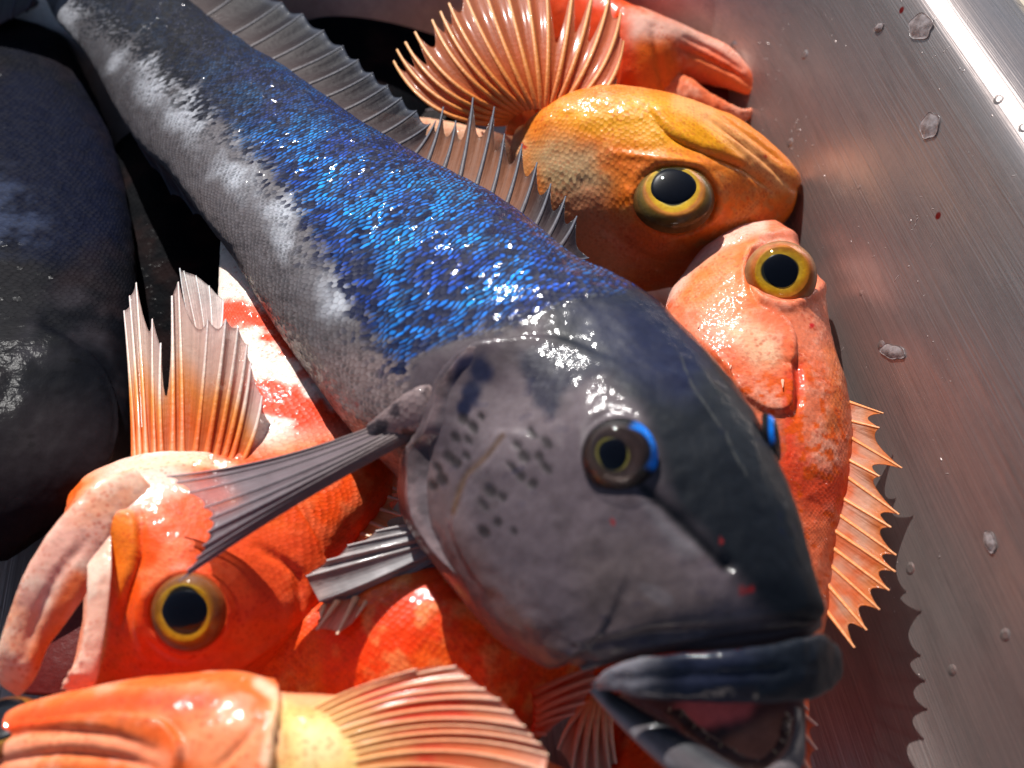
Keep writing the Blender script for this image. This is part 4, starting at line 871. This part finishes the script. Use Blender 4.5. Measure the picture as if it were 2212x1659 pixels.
# ---- yellow orange perch, belly up, upper right
Fh = Shell([(1731,392,1718,440,.046,.4),(1722,368,1706,466,.046,.55),(1682,325,1672,500,.046,.66),(1614,270,1612,545,.046,.72),(1541,236,1532,590,.045,.74),(1432,205,1442,620,.044,.74),(1303,203,1350,632,.042,.72),(1192,236,1262,622,.040,.70),(1130,290,1185,585,.038,.68),(1060,285,1120,520,.035,.66),(960,262,1020,470,.032,.62),(860,250,920,430,.030,.58),(760,230,820,380,.028,.5)], nu=280, nv=260)
s = Fh
s.plate([(1210,560),(1160,430),(1112,318),(1148,268),(1240,208),(1303,190),(1440,180),(1560,220),(1740,370),(1720,470),(1560,600),(1300,640)], .0026, 5, 80, 6)
s.plate([(1405,238),(1440,230),(1490,250),(1545,300),(1600,350),(1510,325),(1450,300)], .0013, 14, 60)
s.groove([(1405,245),(1450,300),(1520,335),(1600,365),(1680,420)], 8, .0014)
s.groove([(1530,255),(1600,310),(1660,360),(1712,405)], 7, .0013)
s.groove([(1545,242),(1620,295),(1690,350)], 6, .0008)
s.ridge([(1545,262),(1610,325),(1680,385)], 9, .0008)
s.socket(1455, 432, 88, 0.0007, 0.0042, 1.0, 0.82)
s.groove([(1368,400),(1400,372),(1460,362),(1520,380),(1540,420),(1530,470)], 10, .0018)
s.groove([(1300,490),(1400,560),(1500,580)], 12, .0012)
s.ridge([(1320,330),(1400,340),(1480,350),(1540,360)], 9, .0009)
s.bump(1722, 408, 12, -.001)
n1, n2, n3 = paint(s, (.90, .28, .035), (.90, .36, .07), (.88, .50, .22), 65, .7, .5, 51)
s.mix((.95, .50, .03), s.inside([(1180,250),(1300,210),(1440,215),(1560,250),(1600,320),(1480,330),(1330,300),(1240,270)], 34, 24)*.9)
s.mix((.92, .45, .02), s.inside([(1410,240),(1470,245),(1540,300),(1545,325),(1460,300)], 18, 14)*.9)
s.mix((.89, .47, .20), s.along([(1470,222),(1545,255),(1620,325),(1690,395)], 22, 14)*.9)
s.mix((.90, .36, .06), s.along([(1560,245),(1640,300),(1715,370)], 14, 10)*.8)
s.mix((.60, .52, .34), s.inside([(1130,330),(1230,300),(1300,350),(1290,430),(1200,440)], 40, 30)*.75)
s.mix((.70, .36, .24), s.inside([(1180,430),(1300,440),(1380,540),(1340,610),(1240,590)], 40, 30)*.7)
s.mix((.88, .30, .06), s.inside([(1300,330),(1480,340),(1560,380),(1620,440),(1560,420),(1440,365),(1330,400)], 26, 24)*.65)
s.mix((.66, .16, .06), s.inside([(1340,480),(1500,520),(1660,470),(1600,580),(1400,640)], 40, 24)*.7)
s.mix((.55, .30, .12), sstep(.55, .62, fbm(s.co, 420, 2, 78))*s.inside([(1500,380),(1700,400),(1700,480),(1560,560),(1480,520)], 30)*.5)
s.mix((.86, .62, .48), sstep(1150, 1080, s.x)*.8)
for x_, y_, r_ in ((1133,318,7),(1655,338,5),(1128,312,5)): s.mix((.5, .02, .02), sstep(r_, r_*.5, np.hypot(s.x-x_, s.y-y_)+(n3-.5)*6))
s.msk[:, 0] = .75*sstep(1560, 1420, s.x)+.1; s.msk[:, 2] = .35*sstep(.4, .6, n2)
FT = thing('sea_perch', base_of([Fh]), 'yellow orange perch lying belly up beside the wall, jaw closed, huge spread pectoral fin', 'fish', PG)
body_obj([Fh], M['perch'], FT)
GOLD3 = [(0, (.02, .02, .01)), (.50, (.02, .02, .01)), (.52, (.95, .70, .12)), (.56, (.85, .52, .015)), (.66, (.75, .42, .01)), (.72, (.70, .22, .02)), (.78, (.24, .15, .03)), (.90, (.13, .09, .03)), (1, (.20, .09, .025))]
eye(FT, [Fh], 1455, 428, 88, 48, (-.08, .48, .95), GOLD3, bulge=.55, sink=.06, poff=(-.04, .10), pscale=(1.08, .92))
spine(FT, 1530, 462, 1506, 494, [Fh], 6, (.76, .33, .12), 'cheek_spine')
bx0, by0 = 1150, 262
pt = [(851,133,-46),(858,108,-40),(876,92,-34),(897,70,-30),(934,44,-24),(952,26,-20),(970,8,-16),(1000,-22,-10),(1040,-44,-6),(1084,-58,0),(1130,-64,4),(1178,-62,6),(1240,-60,8),(1285,-48,12),(1318,-20,18),(1340,30,26),(1346,90,34),(1330,170,34)]
rays = []
for i, (tx, ty, bd) in enumerate(pt):
    f = i/(len(pt)-1); an = R(195 + 150*f)
    rays.append((bx0 + 58*math.cos(an)+10*f, by0 + 40*math.sin(an) + 14, .060 + .006*math.sin(f*math.pi), tx, ty, .070 + .012*math.sin(f*math.pi), bd, .004))
def ffc(W, T, V): 
    c = lerp3(T, [(0, (.90, .26, .06)), (.25, (.90, .30, .09)), (.5, (.82, .32, .14)), (1, (.70, .33, .19))]); k = (sstep(11, 16, W)*.6)[:, None]
    return c*(1-k) + np.array((.88, .34, .18))*k
fin(FT, 'pectoral_fin', rays, M['fin'], M['ray'], ffc, lambda W, T: .97 - .30*sstep(.25, .6, T)*sstep(15, 10, W) - .10*sstep(.3, .6, T), lambda W, T: lerp3(T, [(0, (.90, .27, .06)), (.35, (.90, .38, .10)), (1, (.88, .50, .24))]),
    r0=.0011, r1=.00045, notch=[.12, .16, .22, .16, .12, .12, .1, .08, .06, .06, .06, .5, .40, .42, .10, .06, .05], ridge=.0010, nb=9, nt_=44)
fb = Shell([(1090,290,1150,310,.050,.5),(1100,240,1190,290,.056,.5),(1118,195,1215,240,.060,.4),(1140,160,1226,196,.062,.25),(1160,140,1210,150,.062,.15)], 60, 48)
paint(fb, (.88, .36, .12), (.88, .30, .10), (.88, .46, .22), 90, .5, .4, 61); body_obj([fb], M['perch'], FT, 'fin_base')

# ---- open mouthed perch at the top
G = Shell([(1634,178,1626,206,.046,.5),(1614,140,1606,204,.047,.62),(1570,98,1556,188,.048,.66),(1500,66,1494,186,.048,.70),(1440,42,1440,250,.047,.72),(1370,15,1372,285,.045,.70),(1280,-25,1300,270,.042,.66),(1160,-70,1190,200,.039,.62),(1040,-130,1080,110,.035,.58)], nu=220, nv=220)
s = G
s.plate([(1340,20),(1345,120),(1340,290),(1440,260),(1500,170),(1640,210),(1640,130),(1450,40)], .0020, 5, 60, 3)
s.groove([(1465,100),(1520,125),(1590,160),(1620,185)], 7, .0012)
s.groove([(1480,80),(1540,110),(1600,150)], 6, .0008)
s.groove([(1410,60),(1425,140),(1440,220)], 9, .0012)
n1, n2, n3 = paint(s, (.86, .22, .10), (.88, .16, .03), (.87, .50, .38), 65, .6, .6, 71)
s.mix((.87, .58, .48), s.inside([(1360,30),(1450,40),(1600,110),(1610,140),(1480,90),(1400,90),(1350,80)], 20, 14)*.9)
s.mix((.90, .26, .03), s.inside([(1370,90),(1440,90),(1460,150),(1430,210),(1370,160)], 20, 16)*.9)
s.mix((.88, .30, .12), s.along([(1500,130),(1570,170),(1625,198)], 16, 12)*.8)
s.mix((.86, .12, .02), s.inside([(1150,-60),(1340,-10),(1350,60),(1370,260),(1200,200)], 24, 18)*.85)
G2 = Shell([(1440,150,1430,262,.043,.6),(1490,168,1470,268,.043,.6),(1530,196,1520,262,.043,.6),(1570,220,1562,264,.042,.6),(1602,236,1598,266,.041,.6),(1628,232,1624,256,.041,.6)], 80, 48)
paint(G2, (.88, .34, .20), (.88, .26, .10), (.87, .56, .44), 65, .6, .6, 72)
G2.groove([(1450,215),(1520,240),(1590,255)], 7, .001); G2.push((fbm(G2.co, 900, 2, 3)-.5)*.0005)
G3 = Shell([(1480,150,1470,240,.036,.5),(1540,170,1530,250,.036,.5),(1600,190,1590,255,.035,.5)], 24, 24); G3.pig[:] = (.10, .01, .008)
GT = thing('sea_perch', base_of([G]), 'pink lipped orange perch at the top with its mouth open toward the wall', 'fish', PG)
body_obj([G, G2, G3], M['perch'], GT)
fin(GT, 'dorsal_fin', [(1440,50,.040,1432,10,.036),(1455,60,.040,1470,-20,.036),(1470,66,.040,1510,-10,.036),(1485,70,.040,1545,5,.036),(1500,74,.040,1548,40,.036),(1510,80,.040,1540,70,.036)], M['fin'], M['ray'], ofin((.7, .2, .1), (.7, .25, .15), (.75, .35, .25)), lambda W, T: .85+0*T, oray((.75, .3, .2), (.8, .45, .35)), notch=.1)

# ================================================================== LOOSE SCALES stuck to the steel wall
kw = (FLOOR_IN-0.006-d1)/(RIMZ-0.005-z1)
m, nt, out = newmat('loose_scale')
obj = nd(nt, 'ShaderNodeTexCoord').outputs['Object']
n = nd(nt, 'ShaderNodeTexNoise', {'Vector': obj, 'Scale': 420.0, 'Detail': 4.0}).outputs['Fac']
cc = mixc(nt, mrange(nt, n, 0.35, 0.65), (0.42, 0.36, 0.36), (0.20, 0.15, 0.14))
bp = nd(nt, 'ShaderNodeBump', {'Strength': 1.0, 'Distance': 1.0, 'Height': mth(nt, 'MULTIPLY', n, 0.0006)})
ps = nd(nt, 'ShaderNodeBsdfPrincipled', {'Base Color': cc, 'Roughness': 0.35, 'Normal': bp.outputs[0], 'Coat Weight': 0.4, 'Coat Roughness': 0.1})
tr = nd(nt, 'ShaderNodeBsdfTransparent')
nt.links.new(nd(nt, 'ShaderNodeMixShader', {0: 0.62, 1: tr.outputs[0], 2: ps.outputs[0]}).outputs[0], out.inputs[0]); M['scale'] = m
def wall_point(x, y):
    d = ray(x, y); o0 = CAM; c_ = rx + d1 - z1*kw          # nx.p - kw*z = c_
    t = (c_ - (np.dot(o0, nx) - kw*o0[2]))/(np.dot(d, nx) - kw*d[2]); return o0 + d*t
wn3 = -nx + np.array([0, 0, kw]); wn3 /= np.linalg.norm(wn3); wu = ax; wv3 = np.cross(wn3, wu)
for x_, y_, ra, rb, ang, lab in ((1990, 58, .0062, .0034, 20, 'large oval scale stuck high on the steel wall just below the rim'), (2010, 272, .0042, .0036, -30, 'roundish pale scale on the steel wall level with the yellow perch'),
                                (1930, 760, .0050, .0022, 35, 'narrow bluish scale on the steel wall beside the pink perch'), (1900, 60, .0020, .0014, 60, 'small scale on the wall left of the large oval scale'),
                                (2140, 1170, .0030, .0016, 0, 'short bright scale low on the wall at the right edge')):
    p = wall_point(x_, y_); vv = []; ca, sa = math.cos(R(ang)), math.sin(R(ang))
    for lay in (0, 1):
        for i in range(7):
            for k in range(28):
                a = 2*math.pi*k/28; t = i/6*(1 + 0.10*math.sin(2*a+x_) + 0.07*math.sin(5*a+y_))
                u_, v_ = ra*t*math.cos(a), rb*t*math.sin(a)
                h_ = (0.00045 + 0.0006*(1-(i/6)**2)) if lay == 0 else 0.0001
                vv.append(p + wu*(u_*ca - v_*sa) + wv3*(u_*sa + v_*ca) + wn3*h_)
    f0 = grid_faces(7, 28, True); f1 = grid_faces(7, 28, True, 196)[:, ::-1]
    k = np.arange(28); rimq = np.stack([168+k, 168+(k+1) % 28, 196+168+(k+1) % 28, 196+168+k], 1)
    o = mesh_obj('loose_scale', np.array(vv) - p, np.vstack([f0, f1, rimq]), M['scale']); o.location = tuple(p)
    tag(o, lab, 'fish scale', 'loose scales on the steel wall')
